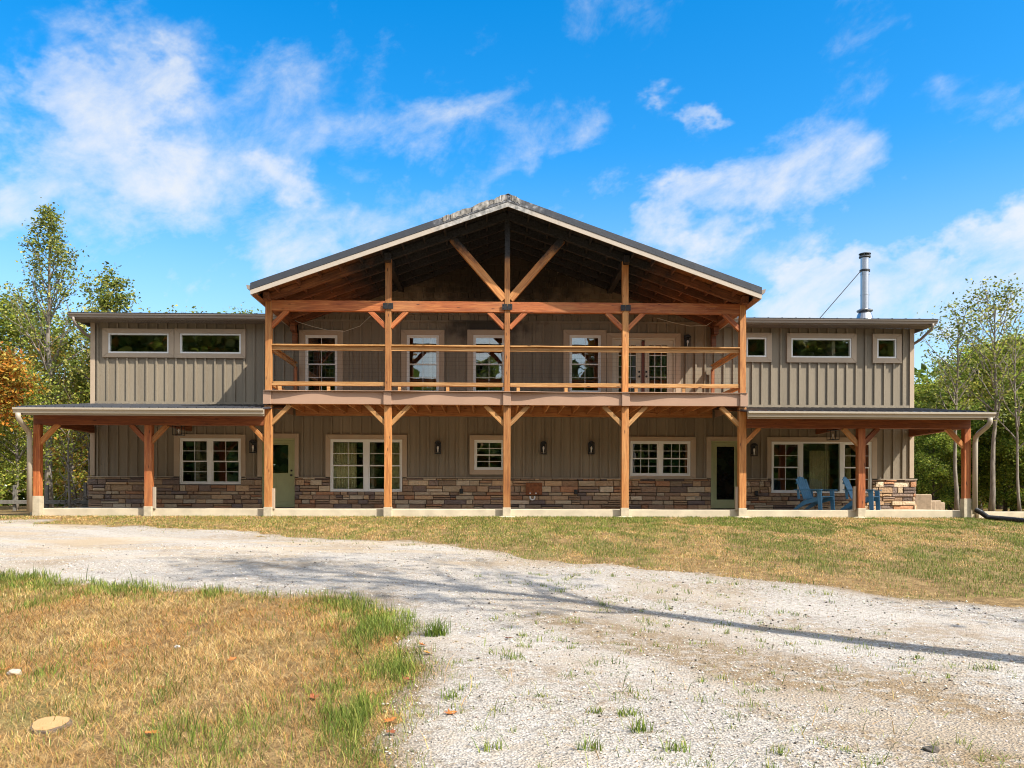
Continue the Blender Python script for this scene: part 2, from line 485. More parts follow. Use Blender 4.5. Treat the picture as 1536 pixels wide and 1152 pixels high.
def geo(a, b, n): return np.sign(b - a) * np.geomspace(1, abs(b - a) + 1, n) - np.sign(b - a) + a
gx = np.concatenate([geo(-16, -500, 26)[::-1][:-1], np.arange(-16, 16.01, .16), geo(16, 500, 26)[1:]])
gy = np.concatenate([geo(2, -300, 24)[::-1][:-1], np.arange(2, 24.01, .16), geo(24, 700, 26)[1:]])
tag(grid_mesh('ground', gx, gy, gz, M_SOIL), kind='structure', label='dry tan lawn ground sloping gently up to the house')
DX, DY = np.arange(-16, 16, .075), np.arange(-4, 21.3, .075)
def blur(f, n):
    for _ in range(n):
        p = np.pad(f, 1, mode='edge'); f = (p[:-2, 1:-1] + p[2:, 1:-1] + p[1:-1, :-2] + p[1:-1, 2:] + 2 * p[1:-1, 1:-1]) / 6
    return f
_gx, _gy = np.meshgrid(DX, DY)
_raw = is_gravel(_gx, _gy).astype(float); SOFT = blur(_raw, 5); WIDE = blur(_raw, 45)
def drive_z(x, y): return gz(x, y) + np.clip((SOFT - .5) * .07, -.035, .012) + (fbm(x, y, 1.6, 40, 3) - .5) * .010
def drive_keep(x, y): return (SOFT[:-1, :-1] + SOFT[1:, 1:]) / 2 > .06
tag(grid_mesh('driveway', DX, DY, drive_z, M_GRAVEL, drive_keep, WIDE), kind='structure', label='pale gravel drive curving past the house')

# ------------------------------------------------------------------ grass and stones (numpy scatter)
def blades(name, x, y, h, w, lean, col, seed, m, z=None):
    g = np.random.default_rng(seed); n = len(x)
    z = gz(x, y) if z is None else z
    az = g.uniform(0, 2 * np.pi, n); wz = az + np.pi / 2 + g.uniform(-.6, .6, n)
    ld = np.stack([np.cos(az), np.sin(az)], 1); wd = np.stack([np.cos(wz), np.sin(wz)], 1)
    b = np.stack([x, y, z - .004], 1)
    def at(f, k, lx):
        p = b.copy(); p[:, 2] += h * k; p[:, :2] += ld * (h * lean * lx)[:, None] + wd * (w * f)[:, None]
        return p
    up = np.sqrt(np.clip(1 - lean ** 2 * .55, .05, 1))
    V = np.stack([at(-.5, 0 * up, .0), at(.5, 0 * up, .0), at(.36, .6 * up, .38), at(-.36, .6 * up, .38), at(0., 1. * up, 1.)], 1).reshape(-1, 3)
    i = np.arange(n)[:, None] * 5
    T = np.concatenate([i + [0, 1, 2], i + [0, 2, 3], i + [3, 2, 4]], 0)
    C = np.repeat(col, 5, 0)
    return np_mesh(name, V, T, m, C)

def pick(g, n, pal, prob=None, jit=.18):
    pal = np.array(pal); c = pal[g.choice(len(pal), n, p=prob)]
    return c * (1 + g.uniform(-jit, jit, (n, 1))) * (1 + g.uniform(-.06, .06, (n, 3)))

STRAW = [(.58, .36, .12), (.66, .46, .185), (.49, .27, .08), (.35, .17, .055), (.70, .53, .26)]
GREEN = [(.12, .18, .025), (.19, .25, .035), (.26, .30, .05), (.08, .13, .02), (.36, .34, .08)]
M_GRASS = attr_mat('grass_blades', .6, bump=0, var=0, spec=.2, trans=.25)

GPATCH = [(60, 868, 130, 16, .95), (200, 880, 60, 10, .5), (10, 925, 30, 25, .6), (40, 1010, 60, 30, .45), (150, 1060, 70, 35, .38), (235, 1115, 50, 40, .55), (355, 1110, 60, 45, .42),
          (520, 1050, 60, 60, .55), (590, 1000, 45, 60, .75), (570, 940, 55, 28, .7), (500, 912, 60, 14, .55), (350, 893, 120, 8, .4), (440, 1080, 60, 40, .35), (560, 1100, 30, 45, .5), (210, 1070, 40, 40, .3), (320, 938, 20, 5, .35)]
def patch_green(x, y):
    t = np.zeros(x.shape)
    for u, v, ru, rv, am in GPATCH:
        cx_, cy_ = px_ground(u, v); rx = abs(px_ground(u + ru, v)[0] - cx_); ry = abs(px_ground(u, v - rv)[1] - cy_)
        t += am * np.exp(-((x - cx_) / rx) ** 2 - ((y - cy_) / ry) ** 2)
    return t

def lawn_near():
    g = np.random.default_rng(3)
    n = 520000
    x = g.uniform(-9.5, .5, n); y = 3.6 + 8.4 * g.random(n) ** 1.15
    on = is_gravel(x, y, 1.1)
    inner = is_gravel(x - .20, y, 1.1) & is_gravel(x, y - .22, 1.1) & is_gravel(x - .1, y + .2, 1.1)
    k = ((~on) | (on & ~inner & (g.random(n) < .30))) & (x > -.64 * y - .6) & (y < 12.2)
    x, y, on = x[k], y[k], on[k]
    tex = fbm(x, y * .35, 4.0, 50, 4); bare = .6 * fbm(x, y * .4, 2.4, 70, 4) + .4 * fbm(x, y * .35, 6., 71, 3)
    pg = np.clip(.82 * patch_green(x, y) * np.clip((tex - .33) * 4.2, .05, 1.3), 0, .92) + .03 + np.where(on, .3, 0)
    keep = g.random(len(x)) < np.clip(1.66 - bare * 1.95 + pg * .8, .18, 1)
    x, y, pg = x[keep], y[keep], pg[keep]
    n = len(x); gr = g.random(n) < pg
    hm = .55 + .9 * fbm(x, y, 4., 95, 3)
    h = np.where(gr, g.uniform(.03, .085, n) * (1 + .7 * np.clip(pg, 0, 1)), g.uniform(.025, .085, n)) * hm
    h *= np.where(g.random(n) < .008, 2.0, 1)
    w = np.where(gr, .0042, .0028) * (y / 5.2) ** .8 * g.uniform(.7, 1.3, n)
    lean = np.where(gr, g.uniform(.15, 1.0, n), g.uniform(.85, 1.345, n))
    c = np.where(gr[:, None], pick(g, n, GREEN, [.22, .28, .24, .10, .16], .3), pick(g, n, STRAW, [.27, .26, .20, .13, .14], .36))
    lg = gr & (g.random(n) < .03) & (y < 7); h[lg] = g.uniform(.12, .2, lg.sum()); w[lg] *= 1.35; lean[lg] = g.uniform(.3, 1.1, lg.sum())
    br = np.clip((fbm(x, y * .6, 1.2, 90, 3) - .45) * 4, 0, 1) * ~gr
    c = c * (1 - br[:, None] * np.array([.16, .30, .42]))
    c *= (.56 + .62 * fbm(x, y * .35, 5., 97, 3))[:, None]
    o = link(bpy.data.objects.new('lawn_grass', blades('lawn_grass', x, y, h, w, lean, c, 4, M_GRASS)))
    tag(o, 'dry straw coloured grass with green patches in the foreground', 'grass', kind='stuff')

def lawn_far():
    g = np.random.default_rng(8)
    n = 700000
    x = g.uniform(-16, 24, n); y = 9.5 + 12.5 * g.random(n)
    yb = np.interp(x, BXs, BYs)
    k = (~is_gravel(x, y, 1.0) | (~is_gravel(x, y + 1.1, 1.0) & (g.random(n) < .22))) & (y > yb - 1.6) & (x < 24 - .25 * (22 - y)) & (x > -.64 * y - 2)
    x, y = x[k], y[k]
    patch = .55 * fbm(x + .35 * fbm(x, y, 1.1, 57, 2), y * .42, 2.6, 55, 5) + .45 * fbm(x, y * .5, .5, 56, 3); bare = fbm(x, y * .45, 3.2, 75, 4)
    pg = np.clip((patch - .40) * 6., .14, .9) * np.clip(.62 + (x + 2) * .07, .4, 1.15)
    keep = g.random(len(x)) < np.clip(1.8 - 2.1 * bare, .12, 1)
    x, y, pg = x[keep], y[keep], pg[keep]
    n = len(x); gr = g.random(n) < pg
    h = np.where(gr, g.uniform(.025, .065, n), g.uniform(.018, .05, n)); w = g.uniform(.005, .009, n) * (y / 15)
    lean = np.where(gr, g.uniform(.2, .8, n), g.uniform(.6, 1.3, n))
    c = np.where(gr[:, None], pick(g, n, GREEN, [.25, .26, .21, .16, .12], .3) * .85, pick(g, n, STRAW, [.27, .25, .20, .13, .15], .36))
    c *= (.66 + .62 * fbm(x, y * .4, 4.5, 98, 3))[:, None]
    o = link(bpy.data.objects.new('lawn_grass', blades('lawn_grass', x, y, h, w, lean, c, 5, M_GRASS)))
    tag(o, 'patchy dry lawn between the gravel drive and the house', 'grass', kind='stuff')

def weeds():
    """small scattered weeds growing through the gravel"""
    g = np.random.default_rng(12)
    X = []; Y = []; H = []; Wd = []; L = []; C = []
    cx_ = g.uniform(-.7, 3.6, 900); cy_ = 4.2 + g.random(900) ** 1.5 * 7
    den = fbm(cx_, cy_, .9, 33, 3) + np.clip((1.6 - np.abs(cx_ - .5)) * .12, -.2, .12)
    ok = is_gravel(cx_, cy_, 1) & (den > .49)
    for a, b in list(zip(cx_[ok], cy_[ok]))[:330]:
        m = int(g.integers(4, 22)); s = g.uniform(.012, .055)
        X.append(a + g.normal(0, s, m)); Y.append(b + g.normal(0, s, m))
        hh = g.uniform(.02, .06); H.append(g.uniform(.6, 1.6, m) * hh); Wd.append(np.full(m, .0045) * (b / 5) ** .6)
        L.append(g.uniform(.3, 1.2, m)); C.append(pick(g, m, GREEN))
    # long single blades lying over the gravel near the camera
    m = 150; a = g.uniform(-.8, 2.6, m); b = g.uniform(4.2, 6.2, m)
    X.append(a); Y.append(b); H.append(g.uniform(.08, .2, m)); Wd.append(np.full(m, .005)); L.append(g.uniform(.6, 1.3, m)); C.append(pick(g, m, GREEN[:4] + STRAW[:2]))
    # broken straw in the brown strips of the drive
    m = 9000; a = g.uniform(-1, 8, m); b = 4.2 + 9 * g.random(m) ** 1.5
    wv_ = np.abs(a - STRIP[0] + (b - STRIP[1]) * STRIP[2] + (fbm(a, b, 1.2, 77, 3) - .5) * 1.2)
    ok = is_gravel(a, b, 1) & (g.random(m) < np.where(wv_ < .8, .75, .12) * np.clip(fbm(a, b, 1.4, 78, 3) * 3 - .8, 0, 1)); a, b = a[ok], b[ok]; m = len(a)
    X.append(a); Y.append(b); H.append(g.uniform(.015, .05, m)); Wd.append(np.full(m, .0035) * (b / 5)); L.append(g.uniform(1.1, 1.345, m)); C.append(pick(g, m, STRAW + [(.22, .12, .05), (.12, .08, .04)]))
    x = np.concatenate(X); y = np.concatenate(Y)
    o = link(bpy.data.objects.new('weeds', blades('weeds', x, y, np.concatenate(H), np.concatenate(Wd), np.concatenate(L), np.concatenate(C), 6, M_GRASS, gz(x, y) + .01)))
    tag(o, 'sparse green weeds and loose blades in the gravel', 'weeds', kind='stuff')

def stones():
    g = np.random.default_rng(21)
    n = 120000
    y = 4.0 + 11 * g.random(n) ** 1.9; x = g.uniform(-1, 1, n) * (.66 * y + .6)
    k = is_gravel(x, y, 1.2) & (g.random(n) < np.clip(fbm(x, y, 1.2, 61, 4) * 2.2 - .35, .15, 1))
    x, y = x[k], y[k]; n = len(x)
    s = .0018 + .0085 * g.random(n) ** 9 + .0018 * g.random(n); s *= np.clip(y / 5, 1, 1.6)
    base = np.array([(1, 0, 0), (0, 1, 0), (-1, 0, 0), (0, -1, 0), (0, 0, 1), (0, 0, -1)], float)
    V = base[None] * g.uniform(.6, 1.3, (n, 6, 1)) * s[:, None, None] * np.array([1.15, .9, .62])
    a = g.uniform(0, 2 * np.pi, n); c_, s_ = np.cos(a), np.sin(a)
    V = np.stack([V[..., 0] * c_[:, None] - V[..., 1] * s_[:, None], V[..., 0] * s_[:, None] + V[..., 1] * c_[:, None], V[..., 2]], -1)
    V += np.stack([x, y, gz(x, y) + .013 + s * .25], 1)[:, None]
    T = np.array([(0, 1, 4), (1, 2, 4), (2, 3, 4), (3, 0, 4), (1, 0, 5), (2, 1, 5), (3, 2, 5), (0, 3, 5)])
    F = (np.arange(n)[:, None, None] * 6 + T[None]).reshape(-1, 3)
    col = pick(g, n, [(.56, .50, .41), (.70, .65, .57), (.38, .33, .27), (.46, .34, .21), (.08, .065, .05)], [.36, .22, .16, .14, .12])
    o = link(bpy.data.objects.new('gravel', np_mesh('gravel', V.reshape(-1, 3), F, attr_mat('gravel_chips', .9, bump=0, var=0), np.repeat(col, 6, 0))))
    tag(o, 'loose limestone chips lying on the drive', 'gravel', kind='stuff')

lawn_near(); lawn_far(); weeds(); stones()

# ================================================================== HOUSE
house = thing('house', (0, 28, 0), 'wide two-storey taupe house with timber balcony, fire-blackened gable and stone base', 'house')

WY = 25.0                       # front wall plane
XL, XR = -12.02, 12.12
ZD = 3.02                       # balcony floor
ZS = .87                        # top of stone
OPEN = []                       # openings x0,z0,x1,z1 (frames)
BLOCK = []                      # trim rectangles where battens stop

def subtract(a, b, cuts):
    segs = [(a, b)]
    for c, d in cuts:
        out = []
        for s, e in segs:
            if d <= s or c >= e: out.append((s, e)); continue
            if c > s: out.append((s, c))
            if d < e: out.append((d, e))
        segs = out
    return [q for q in segs if q[1] - q[0] > .012]

def trim_boards(parent, fx, tx, bottom=True, zcut=None, name='window_trim'):
    """mitred casing between frame rectangle fx and outer rectangle tx"""
    x0, z0, x1, z1 = fx; X0, Z0, X1, Z1 = tx
    g = .002; y0, y1 = WY - .068, WY - .004
    if not bottom: z0 = Z0 = zcut
    b = MB()
    def poly(ps): b.prism(ps, 'y', y0, y1)
    poly([(X0 + g, Z1), (X1 - g, Z1), (x1 - g, z1), (x0 + g, z1)])
    if bottom:
        poly([(X0 + g, Z0), (x0 + g, z0), (x1 - g, z0), (X1 - g, Z0)])
        poly([(X0, Z0 + g), (X0, Z1 - g), (x0, z1 - g), (x0, z0 + g)])
        poly([(X1, Z0 + g), (x1, z0 + g), (x1, z1 - g), (X1, Z1 - g)])
    else:
        poly([(X0, Z0), (X0, Z1 - g), (x0, z1 - g), (x0, Z0)])
        poly([(X1, Z0), (x1, Z0), (x1, z1 - g), (X1, Z1 - g)])
    BLOCK.append((X0, Z0, X1, Z1))
    return b.build(name, M_TRIM, parent, bevel=.003)

def window(fpx, tpx, units, bottom=True, label=None, zmin=None):
    fx = list(rect(*fpx)); tx = list(rect(*tpx))
    if zmin is not None: fx[1] = max(fx[1], zmin); tx[1] = max(tx[1], zmin)
    OPEN.append(tuple(fx))
    x0, z0, x1, z1 = fx
    b = MB(); w = .045
    ya, yb = WY - .05, WY + .07
    us = [(P(u0, fpx[1], WY)[0], P(u1, fpx[1], WY)[0], k, c, r) for u0, u1, k, c, r in units]
    us[0] = (x0 + w,) + us[0][1:]; us[-1] = us[-1][:1] + (x1 - w,) + us[-1][2:]
    b.box(x0, x1, ya, yb, z1 - w, z1); b.box(x0, x1, ya, yb, z0, z0 + w)
    b.box(x0, x0 + w, ya, yb, z0 + w, z1 - w); b.box(x1 - w, x1, ya, yb, z0 + w, z1 - w)
    for p, q in zip(us[:-1], us[1:]): b.box(p[1], q[0], ya, yb, z0 + w, z1 - w)
    win = b.build('window', M_WHITE, house, bevel=.004)
    if label: win['label'] = label
    if tpx: trim_boards(win, fx, tx, bottom, ZS + .03)
    for a0, a1, kind, c, r in us:
        za, zb = z0 + w, z1 - w
        if kind == 'fixed':
            parts = [(za, zb, WY - .015, 0.012)]
        else:
            zm = (za + zb) / 2
            parts = [(zm - .02, zb, WY - .02, .036), (za, zm + .02, WY + .012, .036)]
        for i, (s0, s1, y, sw) in enumerate(parts):
            if kind != 'fixed':
                s = MB()
                s.box(a0, a1, y - .014, y + .014, s1 - sw, s1); s.box(a0, a1, y - .014, y + .014, s0, s0 + sw)
                s.box(a0, a0 + sw, y - .014, y + .014, s0 + sw, s1 - sw); s.box(a1 - sw, a1, y - .014, y + .014, s0 + sw, s1 - sw)
                s.build('sash', M_WHITE, win, bevel=.003)
            g = MB(); g.box(a0 + sw * .8, a1 - sw * .8, y - .003, y + .003, s0 + sw * .8, s1 - sw * .8)
            g.build('pane', M_GLASS, win)
            if c * r > 1:
                mu = MB(); ga, gb, ha, hb = a0 + sw, a1 - sw, s0 + sw, s1 - sw
                for q in range(1, c):
                    xx = ga + (gb - ga) * q / c; mu.box(xx - .007, xx + .007, y - .010, y - .004, ha, hb)
                for q in range(1, r):
                    zz = ha + (hb - ha) * q / r; mu.box(ga, gb, y - .0095, y - .0045, zz - .007, zz + .007)
                mu.build('muntin', M_WHITE, win)
    return win

# upper wings
window((163.5, 500, 254, 530.5), (155, 493, 261.8, 537), [(166, 252, 'fixed', 1, 1)])
window((271, 500.5, 362, 531), (262.7, 493.3, 369, 538), [(273, 360, 'fixed', 1, 1)])
window((1119, 506.5, 1149, 536), (1111.5, 499.4, 1156.7, 543.7), [(1121, 1147, 'fixed', 1, 1)])
window((1186, 507.6, 1276, 537.2), (1179.5, 500, 1283.5, 544.7), [(1188, 1274, 'fixed', 1, 1)])
window((1314.5, 508.3, 1343.5, 537.8), (1308, 501, 1351, 545.3), [(1316, 1342, 'fixed', 1, 1)])
# balcony wall
zf = ZD + .16
for u0, u1 in ((458.5, 506.5), (610.5, 658.5), (710, 757), (854, 901)):
    window((u0, 503, u1, 590), (u0 - 9, 495, u1 + 8, 598), [(u0 + 2, u1 - 2, 'hung', 2, 2)], zmin=zf)
# ground floor
window((270.5, 657.5, 362, 726.5), (262, 651.5, 369, 716), [(274, 312.5, 'hung', 2, 2), (318.5, 359, 'hung', 2, 2)], bottom=False)
window((496, 659, 603.5, 737.6), (489, 651.8, 610.5, 717), [(499, 546.7, 'hung', 2, 2), (553, 600, 'hung', 2, 2)], bottom=False)
window((711.5, 660, 756, 705), (704.5, 653, 764, 712), [(713, 754, 'hung', 2, 2)])
window((945, 661.7, 1035, 714), (937, 655, 1043, 718.6), [(948, 987, 'hung', 3, 2), (993, 1033, 'hung', 3, 2)])
window((1156.4, 662.6, 1306.4, 739.7), (1150, 655.7, 1314, 720), [(1159, 1198, 'hung', 2, 2), (1204, 1259, 'fixed', 1, 1), (1265, 1304, 'hung', 2, 2)], bottom=False)

def door(fpx, tpx, leaves, m_leaf, zfloor, glass, trim_cut, grid, handles, m_pane, label=None):
    fx = list(rect(*fpx)); tx = list(rect(*tpx)); fx[1] = tx[1] = zfloor
    OPEN.append(tuple(fx)); x0, z0, x1, z1 = fx
    b = MB(); w = .05; ya, yb = WY - .045, WY + .08
    b.box(x0, x1, ya, yb, z1 - w, z1); b.box(x0, x0 + w, ya, yb, z0, z1 - w); b.box(x1 - w, x1, ya, yb, z0, z1 - w)
    b.box(x0 + w, x1 - w, ya - .02, yb, z0, z0 + .03)
    d = b.build('door', m_leaf, house, bevel=.004)
    if label: d['label'] = label
    trim_boards(d, fx, tx, False, trim_cut, 'door_trim')
    for (u0, u1), gp, hp in zip(leaves, glass, handles):
        a0, a1 = P(u0, 700, WY)[0], P(u1, 700, WY)[0]
        gx0, gz0, gx1, gz1 = rect(*gp)
        s = MB(); y0, y1 = WY + .0, WY + .045
        zt = z1 - w - .004; zb = z0 + .034
        s.box(a0, gx0, y0, y1, zb, zt); s.box(gx1, a1, y0, y1, zb, zt)
        s.box(gx0, gx1, y0, y1, gz1, zt); s.box(gx0, gx1, y0, y1, zb, gz0)
        q = .018
        for c0, c1, e0, e1 in ((gx0 - q, gx0 + q, gz0 - q, gz1 + q), (gx1 - q, gx1 + q, gz0 - q, gz1 + q), (gx0 + q, gx1 - q, gz0 - q, gz0 + q), (gx0 + q, gx1 - q, gz1 - q, gz1 + q)):
            s.box(c0, c1, y0 - .012, y0 + .01, e0, e1)
        if gz0 - zb > .4:   # two raised panels under a half light
            xm = (a0 + a1) / 2
            for p0, p1 in ((a0 + .10, xm - .035), (xm + .035, a1 - .10)):
                s.box(p0, p1, y0 - .008, y0, zb + .12, gz0 - .12)
        s.build('leaf', m_leaf, d, bevel=.003)
        g = MB(); g.box(gx0 + .001, gx1 - .001, y0 + .015, y0 + .022, gz0 + .001, gz1 - .001); g.build('pane', m_pane, d)
        c, r = grid
        if c * r > 1:
            mu = MB()
            for k in range(1, c):
                xx = gx0 + (gx1 - gx0) * k / c; mu.box(xx - .008, xx + .008, y0 + .006, y0 + .0145, gz0, gz1)
            for k in range(1, r):
                zz = gz0 + (gz1 - gz0) * k / r; mu.box(gx0, gx1, y0 + .0065, y0 + .014, zz - .008, zz + .008)
            mu.build('muntin', M_WHITE, d)
        if hp:
            hx, hz = P(hp[0], hp[1], WY); h = MB()
            h.lathe([(.001, 0), (.028, 0), (.028, .012), (.012, .018), (.012, .05), (.026, .055), (.028, .075), (.001, .085)], 12, Matrix.Translation((hx, y0, hz)) @ Matrix.Rotation(R(90), 4, 'X'))
            h.lathe([(.001, 0), (.03, 0), (.03, .02), (.001, .022)], 12, Matrix.Translation((hx, y0, hz + .14)) @ Matrix.Rotation(R(90), 4, 'X'))
            h.build('handle', M_BLACK, d, smooth=False)
    return d

door((394, 657.6, 442.5, 762), (387, 650.3, 448.5, 762), [(396.6, 439.8)], M_SAGE, 0.02, [(404, 666, 433.5, 710.5)], ZS + .03, (1, 1), [(437.3, 713)], M_GLASS, 'sage green half-glazed door')
door((1066, 661.5, 1108, 764), (1059, 655, 1115.5, 764), [(1068.6, 1105.4)], M_SAGE, 0.02, [(1074, 669, 1102, 750.5)], ZS + .03, (1, 1), [None], M_FILM, 'sage green door with full-length black glass')
fd = door((918, 507, 1012.5, 607), (910, 500, 1020, 607), [(920.6, 962), (966.6, 1010)], M_CREAM, ZD + .02, [(927, 517, 954.5, 598), (973, 517, 1001, 598)], ZD + .02, (3, 5), [(958.8, 565), (969.4, 565)], M_GLASS, 'cream double balcony doors with small panes')
b = MB(); xx0, xx1 = P(962, 560, WY)[0], P(966.6, 560, WY)[0]
b.box(xx0, xx1, WY - .02, WY + .03, ZD + .06, 4.93); b.build('astragal', plain('dark_red_strip', (.13, .04, .025), .6), fd)

# ---- walls: sheathing with real openings, battens on top
def wall_cells(mb, x0, x1, z0, z1, y0, y1, ops):
    xs = sorted({x0, x1} | {c for o in ops for c in (o[0], o[2]) if x0 < c < x1})
    for a, b_ in zip(xs[:-1], xs[1:]):
        m = (a + b_) / 2
        for s, e in subtract(z0, z1, [(o[1], o[3]) for o in ops if o[0] < m < o[2]]):
            mb.box(a, b_, y0, y1, s, e)

EAV = 5.36
GX, GE, GP = 6.35, 5.56, 7.80   # gable roof: half width, eave and peak height of its top edge
def groof(x): return GP - (GP - GE) * abs(x) / GX
SHZ = 5.47
w = MB()
wall_cells(w, XL, XR, -.05, EAV, WY, WY + .14, OPEN)
w.prism([(-6.2, EAV), (6.2, EAV), (6.2, groof(6.2) - .22), (0, GP - .22), (-6.2, groof(6.2) - .22)], 'y', WY, WY + .14)
BW = .05
k = 0
x = XL + .19
while x < XR - .16:
    ztop = EAV if abs(x) > 6.15 else SHZ
    cuts = [(o[1] - .001, o[3] + .001) for o in BLOCK + OPEN if o[0] - BW / 2 < x < o[2] + BW / 2]
    if abs(x) < 6.1: cuts.append((2.66, ZD))
    for s, e in subtract(ZS + .02, ztop, cuts):
        w.box(x - BW / 2, x + BW / 2, WY - .046, WY - .001, s, e)
    x += .2815
# band under the shingles, skirt over the porch roofs
w.box(-6.1, 6.1, WY - .056, WY - .047, SHZ - .03, SHZ + .03)
for s in (-1, 1):
    a, b_ = (XL + .13, -6.2) if s < 0 else (6.2, XR - .13)
    w.box(a, b_, WY - .06, WY - .047, 2.995, 3.075)
wall = w.build('siding_wall', M_SIDING, house)
c = MB()
for xa in (XL - .012, XR - .118):
    for z0, z1 in ((ZS + .05, 2.93), (3.0, EAV - .01)):
        c.box(xa, xa + .13, WY - .058, WY - .036, z0, z1)
        c.box(xa + (0 if xa < 0 else .118), xa + (.012 if xa < 0 else .13), WY - .036, WY + .11, z0, z1)
c.build('corner_trim', M_TRIM, house)
s = MB()
s.box(XL, XL + .14, WY + .14, 35, -.05, EAV); s.box(XR - .14, XR, WY + .14, 35, -.05, EAV); s.box(XL + .14, XR - .14, 34.86, 35, -.05, EAV)
yy = WY + .3
while yy < 34.8:
    s.box(XL - .03, XL - .001, yy - BW / 2, yy + BW / 2, ZS, EAV); s.box(XR + .001, XR + .03, yy - BW / 2, yy + BW / 2, ZS, EAV)
    yy += .2815
s.build('side_wall', M_SIDING, house)
r_ = MB()
r_.box(XL + .15, XR - .15, WY + .15, 34.8, 2.72, 2.98); r_.box(XL + .15, XR - .15, 29.3, 29.4, -.04, 2.71); r_.box(XL + .15, XR - .15, 28.6, 28.7, 2.99, 5.3)
r_.box(XL + .15, XR - .15, WY + .15, 34.8, 5.3, 5.34); r_.box(XL + .15, XR - .15, WY + .02, 34.8, -.06, -.005)
for xx in (-9, -7.3, -3.9, .8, 2.9, 6.5, 9.6): r_.box(xx - .05, xx + .05, WY + .16, 29.25, 0, 2.71)
for xx in (-6.2, -4.0, -2.2, .8, 3.6, 6.2, 9.8): r_.box(xx - .05, xx + .05, WY + .16, 28.55, 2.99, 5.29)
r_.build('interior_wall', M_ROOM, house)

# ---- shingled gable
sh = MB(); z = SHZ + .03; row = 0
while z < GP - .3:
    hw = (GP - .30 - (z + .05)) / (GP - GE) * GX
    hw = min(hw, 6.15); x = -hw
    while x < hw:
        ww = rnd.choice((.12, .17, .22, .28)) * rnd.uniform(.9, 1.1)
        x1 = min(x + ww, hw)
        zt = min(z + .19, groof(max(abs(x), abs(x1))) - .24); dz = rnd.uniform(-.012, .004)
        if zt > z + .03:
            vs = [(x + .011, WY - .042, z + dz), (x1 - .011, WY - .042, z + dz), (x1 - .011, WY - .006, zt), (x + .011, WY - .006, zt),
                  (x + .004, WY - .001, z + dz), (x1 - .004, WY - .001, z + dz), (x1 - .004, WY - .001, zt), (x + .004, WY - .001, zt)]
            sh.add(vs, [(0, 1, 2, 3), (0, 4, 5, 1), (1, 5, 6, 2), (0, 3, 7, 4)])
        x = x1
    z += .165; row += 1
sh.build('gable_shingles', M_SHINGLE, house)

# ---- stone base: every course laid stone by stone round the openings
st = MB(); srng = random.Random(4)
PAL = [(.33, .215, .125), (.40, .26, .145), (.25, .16, .10), (.29, .175, .10), (.42, .315, .20), (.20, .14, .105), (.27, .19, .12), (.15, .11, .09), (.46, .36, .245), (.33, .165, .085)]
def lay(xa, xb, face, wrap=None):
    z = -.02
    ops = [o for o in OPEN if o[1] < ZS]
    while z < ZS - .02:
        h = srng.choice((.10, .13, .13, .165, .18)); h = min(h, ZS - z)
        if ZS - z - h < .045: h = ZS - z
        x = xa - srng.uniform(0, .2)
        while x < xb:
            L = srng.choice((.18, .26, .36, .46, .56)) * srng.uniform(.85, 1.15)
            a, e = max(x, xa), min(x + L, xb)
            if e - a > .02:
                split = srng.random() < .22 and h > .12
                for z0, z1 in (((z, z + h / 2), (z + h / 2, z + h)) if split else ((z, z + h),)):
                    cuts = [(o[0] - .004, o[2] + .004) for o in ops if o[1] < z1 - .01 and o[3] > z0 + .01]
                    for s0, s1 in subtract(a, e, cuts):
                        c_ = PAL[int(srng.random() ** 1.15 * len(PAL))]; k_ = srng.uniform(.95, 1.4)
                        dd = srng.uniform(.052, .118)
                        face(st, s0 + .005, s1 - .005, z0 + .005, z1 - .005, dd, tuple(q * k_ for q in c_))
            x += L
        z += h
def front_face(mb, x0, x1, z0, z1, d, col):
    i = min(.008, (x1 - x0) * .2); n = lambda: srng.uniform(-.007, .007)
    f = [(x0 + i, WY - d + n(), z0 + i), (x1 - i, WY - d + n(), z0 + i), (x1 - i, WY - d + n(), z1 - i), (x0 + i, WY - d + n(), z1 - i)]
    cx_, cz_ = (x0 + x1) / 2, (z0 + z1) / 2
    bk = [(x0, WY - .035, z0), (x1, WY - .035, z0), (x1, WY - .035, z1), (x0, WY - .035, z1)]
    ce = [(cx_ + n() * 3, WY - d - srng.uniform(.002, .016), cz_)]
    mb.add(f + bk + ce, [(0, 1, 8), (1, 2, 8), (2, 3, 8), (3, 0, 8), (4, 5, 1, 0), (5, 6, 2, 1), (6, 7, 3, 2), (7, 4, 0, 3)], col)
def side_face(sx):
    def f(mb, x0, x1, z0, z1, d, col):
        X = XR if sx > 0 else XL
        mb.box(*(sorted((X + sx * .001, X + sx * d))), x0, x1, z0, z1, col)
    return f
lay(XL - .06, XR + .06, front_face)
lay(WY - .03, 35, side_face(1)); lay(WY - .03, 35, side_face(-1))
ops = [o for o in OPEN if o[1] < ZS]
for s0, s1 in subtract(XL, XR, [(o[0], o[2]) for o in ops if o[1] < .1]):
    segs = subtract(s0, s1, [(o[0], o[2]) for o in ops if o[1] >= .1])
    for a, e in segs: st.box(a, e, WY - .036, WY - .004, -.04, ZS, (.085, .07, .058))
for o in ops:
    if o[1] >= .1: st.box(o[0], o[2], WY - .0365, WY - .004, -.04, o[1], (.085, .07, .058))
stone = st.build('stone_veneer', M_STONE, house)
le = MB()
for s0, s1 in subtract(XL - .09, XR + .09, [(min(o[0], b_[0]), max(o[2], b_[2])) for o in ops for b_ in BLOCK if b_[0] < o[0] + .02 and b_[2] > o[2] - .02 and b_[1] < ZS + .06]):
    le.box(s0, s1, WY - .112, WY - .036, ZS + .003, ZS + .028)
le.build('stone_ledge', plain('ledge_cap', (.36, .29, .21), .8, .15, 7., .2), stone)

